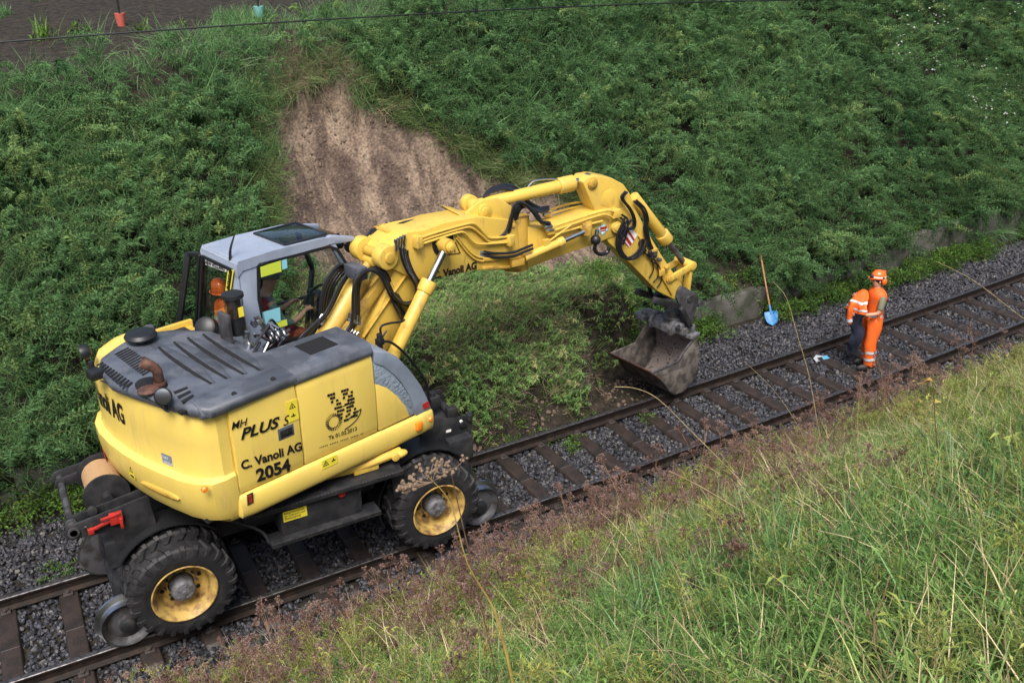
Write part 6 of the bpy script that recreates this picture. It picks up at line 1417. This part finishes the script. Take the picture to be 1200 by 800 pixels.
m = L_(); m.ell((.575, .66, 3.28), (.022, .014, .022), nu=8, nv=6); m.ell((.545, .66, 3.235), (.02, .026, .008), nu=8, nv=5)
for sg in (-1, 1): m.ell((.46, .66+sg*.085, 3.28), (.016, .01, .028), nu=8, nv=6)
m.build('face_features', 'skin', OP)
m = L_()
for sg in (-1, 1): m.lathe([(.022, -.003), (.027, 0), (.022, .003)], (.565, .66+sg*.032, 3.305), (1, 0, 0), 14, True); m.tube([(.565, .66+sg*.06, 3.305), (.46, .66+sg*.088, 3.305)], .004, 5, 0)
m.build('glasses', 'ink', OP)
# helmet and vest hanging behind the rear window
c_ = ps(256, 335, -.075); HM = empty('safety_helmet', SL(c_), 'orange safety helmet hanging behind the rear window of the cab', 'helmet')
m = L_(); m.loft([[c_+np.array([.09*k*math.cos(a), .12*k*math.sin(a), z]) for a in np.linspace(0, 2*math.pi, 21)[:-1]] for z, k in ((-.08, .85), (-.05, 1.0), (-.0, 1.0), (.045, .88), (.08, .6), (.095, .3), (.097, .02))]); m.build('shell', 'helmet_orange', HM)
m = L_(); m.tube([c_+np.array([.098*math.cos(a), .13*math.sin(a), -.07]) for a in np.linspace(0, 2*math.pi, 21)], .012, 6, 0); m.build('brim', 'helmet_orange', HM)
c_ = ps(262, 375, -.09); HV = empty('safety_vest', SL(c_), 'orange safety vest with a grey band hanging low behind the rear window of the cab', 'vest')
m = L_(); m.loft([[c_+np.array([.05*k*math.cos(a)*(1+.2*math.sin(4*a)), .17*k*math.sin(a), z]) for a in np.linspace(0, 2*math.pi, 25)[:-1]] for z, k in ((-.3, 1.1), (-.1, 1.05), (.08, 1.0), (.2, .8), (.27, .35))]); m.build('cloth', 'hi_orange', HV)
m = L_(); m.loft([[c_+np.array([.054*k*math.cos(a)*(1+.2*math.sin(4*a)), .18*k*math.sin(a), z]) for a in np.linspace(0, 2*math.pi, 25)[:-1]] for z, k in ((-.02, 1.02), (.04, 1.01))], caps=False); m.build('reflective_band', 'reflective', HV)

# ------------------------------------------------------------------ loose things
# shovel leaning on the wall
Sb = hit(906, 381, (0, 0, -.24), (0, 0, 1)); St = hit(891, 297, (0, Sb[1]+.85, 0), (0, 1, 0)); SH = empty('shovel', Sb, 'blue-bladed shovel with a long wooden handle leaning against the bank near the worker', 'shovel')
dx = unit(St-Sb); sx = unit(np.cross(dx, unit(CAM-Sb))); nz_ = np.cross(sx, dx); m = MB(); rows = []
for f_, w_ in ((0, .02), (.03, .07), (.08, .105), (.16, .125), (.24, .128), (.28, .12)):
    rows.append([Sb+dx*f_+sx*w_*c+nz_*(.03*(c*c)+.02*math.sin(f_*9)) for c in np.linspace(-1, 1, 9)])
for th in (0,): 
    front = rows; m.loft([r+[p-nz_*.004 for p in r[::-1]] for r in rows])
m.build('blade', 'shovel_blue', SH, ang=60)
m = MB(); m.tube([Sb+dx*.22, Sb+dx*.30, Sb+dx*.42], [.035, .024, .02], 10); m.build('socket', 'shovel_blue', SH)
m = MB(); m.tube([Sb+dx*.38, Sb+dx*.9+nz_*.01, St], [.017, .017, .016], 10); m.build('handle', 'wood', SH)
# overhead wire
def wz(x): return 6.28-.0026*(x-.3)**2
OW = empty('overhead_wire', (0, 0, 6.28), 'thin black overhead wire strung high above the track', 'wire')
mat('wire', (.015, .018, .018), .5, .5)
m = MB(); m.tube([(x, 0, wz(x)) for x in np.arange(-14, 46, 2.0)], .0085, 6, 2); m.build('strand', 'wire', OW)
for u in (558, 950, 1195):
    x = hit(u, 8, (0, 0, 0), (0, 1, 0))[0]; m = MB(); m.cyl((x, 0, wz(x)-.03), (x, 0, wz(x)+.03), .02, n=8); m.tube([(x, 0, wz(x)), (x, 0, wz(x)+.5)], .006, 6, 0); m.build('dropper', 'wire', OW)
# stakes in the field
mat('pot_red', (.45, .10, .07), .6); mat('pot_teal', (.15, .38, .36), .6)
for (u, v, mt_, lb, h) in ((142, 28, 'pot_red', 'thin black stake in a small red pot at the edge of the field', 1.3), (304, 20, 'pot_teal', 'thin black stake in a pale teal pot at the edge of the field', 1.3)):
    r = ray(u, v)
    for t in np.linspace(8, 40, 3000):
        p = CAM+r*t
        if p[2] < land(p[0], p[1])+.05: break
    p[2] = float(land(p[0], p[1])); S_ = empty('garden_stake', p, lb, 'stake')
    m = MB(); m.tube([p, p+(0, 0, h)], .022, 8, 0); m.build('stake', 'black_plastic', S_); m = MB(); m.lathe([(0, .0), (.08, 0), (.11, .26), (.10, .26), (.0, .24)], p, (0, 0, 1), 18); m.build('pot', mt_, S_)
# scraps of paper on the ballast
mat('paper', (.33, .35, .37), .6); mat('paper_blue', (.10, .35, .50), .5)
p = hit(960, 421, (0, 0, -.2), (0, 0, 1)); m = MB(); m.prism([p+(-.13, -.05, .0), p+(.06, -.09, .02), p+(.12, .01, .03), p+(.0, .09, .05), p+(-.10, .05, .02)], (0, 0, .006)); m.mi = 1; m.prism([p+(.0, -.10, .032), p+(.15, -.11, .03), p+(.17, .0, .04), p+(.05, .0, .04)], (0, 0, .006)); tag(m.build('paper_scrap', ['paper', 'paper_blue'], None, base=p), 'crumpled white and blue paper scrap between the rails beside the worker', 'paper')
p = hit(1022, 470, (0, 0, -.2), (0, 0, 1)); m = MB(); m.ell(p+(0, 0, .05), (.14, .1, .07), nu=7, nv=5); tag(m.build('loose_stone', 'concrete', None, base=p, flat=True), 'pale grey lump of stone just outside the near rail', 'stone')

# ------------------------------------------------------------------ single plants one can tell apart
def plant_obj(name, parts, p, rz, sc, tint, label, cat, group=None, tilt=0.0):
    e = None
    v, f, fm, lv = parts[0]; me = bpy.data.meshes.new(name); me.from_pydata([tuple(q) for q in v], [], f)
    for x in parts[1]: me.materials.append(MATS[x])
    me.polygons.foreach_set('material_index', fm); a = me.attributes.new('lv', 'FLOAT', 'FACE'); a.data.foreach_set('value', np.array(lv, np.float32))
    o = bpy.data.objects.new(name, me); C.objects.link(o); o.location = tuple(p); o.rotation_euler = (tilt, 0, rz); o.scale = (sc,)*3; o['tint'] = tint; return tag(o, label, cat, group)
ump = [plant_obj('dry_umbel_weed', (umbel(200+i, H=random.uniform(.6, .9), heads=9), ['pink_seed', 'pink_stem']), (0, 0, 0), 0, 1, .5, 'tall dried pinkish umbel weed standing at the lower edge of the near bank', 'weed', 'tall dried umbel weeds on the near bank') for i in range(8)]
Pu = pts_on(-2.5, 12, -5.5, -1.4, 8, lambda x, y: nb_keep(x, y) & (yt(x, y) > -3.9+.16*x), margin=10, maxd=30); Pu = Pu[dist_cam(*Pu.T) > 3.5]; Pu = Pu[RNG.permutation(len(Pu))[:170]]
for i, p in enumerate(Pu):
    o = ump[i] if i < 8 else ump[i % 8].copy()
    if i >= 8: C.objects.link(o)
    o.location = tuple(p); s_ = random.uniform(.75, 1.15); o.scale = (s_,)*3; o.rotation_euler = (random.uniform(-.3, .1), random.uniform(-.3, .3), random.uniform(0, 6.28)); o['tint'] = random.uniform(.1, .95)
mat('straw_stem', (.50, .41, .22), .5, 0, noise=(.38, .27, .14), nscale=6); mat('yellow_stem', (.44, .34, .08), .5, 0, noise=(.26, .18, .07), nscale=5); mat('brown_stem', (.12, .07, .04), .7, 0, noise=(.2, .13, .07), nscale=9); mat('seed_brown', (.19, .13, .085), .85, bump=.5, bscale=90); mat('dead_leaf', (.30, .18, .05), .7, 0, noise=(.38, .30, .07), nscale=10)
def stalk(px, Y, r, mt, name, label, cat, heads=0, leaves=0, root=True, seed=0):
    rr = random.Random(seed); P_ = [hit(u, v, (0, Y, 0), (0, 1, 0)) for u, v in px]
    if root:
        a = P_[-1].copy(); d = unit(P_[-1]-P_[-2]); d[2] = min(d[2], -.5); d = unit(d)
        for _ in range(80):
            if a[2] < land(a[0], a[1]): break
            a = a+d*.05
        P_.append(a)
    base = P_[-1]; e = empty(name, base, label, cat); m = MB(); m.tube(P_, [r*.25, r*.35, r, r] if heads > 10 else [r*.45, r*.8, r], 6, 4); m.build('stem', mt, e)
    if heads:
        c = P_[0]
        for k in range(heads):
            f_ = rr.uniform(-1, 1) if heads > 10 else rr.gauss(0, .2); q = c+np.array([rr.gauss(0, .02), rr.gauss(0, .02), 0])+(CR*.12+CU*.065)*f_+CU*rr.gauss(0, .016); m = MB(); m.tube([P_[1]*.25+c*.75, (c+q)/2-CU*.02, q], .0015, 4, 2)
            for j in range(5): m.ell(q+np.array([rr.gauss(0, .008), rr.gauss(0, .008), rr.gauss(0, .008)]), (.0075, .0075, .007), nu=7, nv=5)
            m.build('seed_cluster', 'seed_brown', e)
    for k in range(leaves):
        i = rr.randrange(0, len(P_)-1); q = P_[i]+(P_[i+1]-P_[i])*rr.random(); t = TP(); a_ = rr.uniform(0, 6.28)
        for j in range(5): t.leaf(q+rdir(rr)*.01, unit((math.cos(a_)+rr.gauss(0, .4), math.sin(a_)+rr.gauss(0, .4), .2)), UP, rr.uniform(.05, .1), .03, .5)
        m = MB(); m.v = t.v; m.f = t.f; m.m = [0]*len(t.f); m.build('leaf', 'dead_leaf', e, flat=True)
stalk([(500, 556), (528, 590), (548, 660), (578, 712), (592, 760), (604, 815)], -7.0, .0075, 'yellow_stem', 'weed_stalk', 'thick yellow weed stem leaning left with a brown seed head in front of the wheel', 'weed', heads=15, seed=1)
stalk([(720, 453), (745, 455), (772, 468), (810, 505), (850, 545), (905, 600)], -4.6, .005, 'straw_stem', 'grass_stalk', 'long straw-coloured grass stalk arching left across the sleepers in front of the bucket', 'grass stalk')
stalk([(906, 330), (922, 350), (935, 395), (948, 440), (957, 490)], -2.6, .006, 'straw_stem', 'grass_stalk', 'upright pale grass stalk rising between the shovel and the worker', 'grass stalk')
stalk([(1096, 306), (1122, 318), (1150, 335), (1198, 372), (1240, 400)], -3.8, .005, 'straw_stem', 'grass_stalk', 'pale grass stalk bending over the rails at the right edge', 'grass stalk')
stalk([(872, 423), (905, 455), (930, 490), (950, 530)], -3.0, .004, 'straw_stem', 'grass_stalk', 'short pale grass stalk leaning left over the near rail below the shovel', 'grass stalk')
stalk([(1093, 440), (1098, 520), (1108, 600), (1104, 700)], -6.4, .005, 'brown_stem', 'weed_stalk', 'dark brown upright weed stem with withered orange leaves at the right', 'weed', leaves=7, seed=2)
stalk([(1195, 540), (1180, 620), (1165, 690), (1168, 740)], -6.9, .005, 'brown_stem', 'weed_stalk', 'dark brown weed stem leaning out of the right edge of the picture', 'weed', leaves=6, seed=3)
stalk([(640, 455), (700, 545), (790, 600), (860, 660), (930, 760)], -5.6, .004, 'straw_stem', 'grass_stalk', 'long straw stalk running down across the middle of the near bank', 'grass stalk') if False else None
stalk([(785, 552), (830, 575), (900, 620), (970, 680)], -5.6, .0055, 'straw_stem', 'grass_stalk', 'bent pale straw stalk lying across the middle of the near bank', 'grass stalk')
stalk([(548, 640), (530, 560), (528, 545)][::-1], -6.6, .0035, 'brown_stem', 'weed_stalk', 'thin dark weed stem just right of the yellow stem, in front of the front wheel', 'weed', heads=6, seed=5)
# leafy garden plants at the field's edge
for (u, v, nm, tp, lb, sc) in ((52, 44, 'garden_plant', tuft(301, n=40, H=.5, W=.03, spread=.8, curl=1.9, R_=.08), 'green strap-leaved plant at the field edge in the top left corner', 1.1), (92, 34, 'garden_plant', bushlet(302, .25, 60, .12, .06), 'small bushy green plant right of the strap-leaved plant at the field edge', .8), (165, 35, 'garden_plant', tuft(303, n=26, H=.35, W=.03, spread=.9, curl=1.6, R_=.06), 'low green plant beside the stake with the red pot', .9), (215, 28, 'garden_plant', bushlet(304, .2, 40, .1, .05), 'tiny green plant in the soil between the two stakes', .7)):
    r = ray(u, v)
    for t in np.linspace(8, 40, 3000):
        p = CAM+r*t
        if p[2] < land(p[0], p[1])+.05: break
    plant_obj(nm, (tp, ['bramble', 'stem_green']), p-np.array([0, 0, .03]), 0, sc, .7, lb, 'plant')
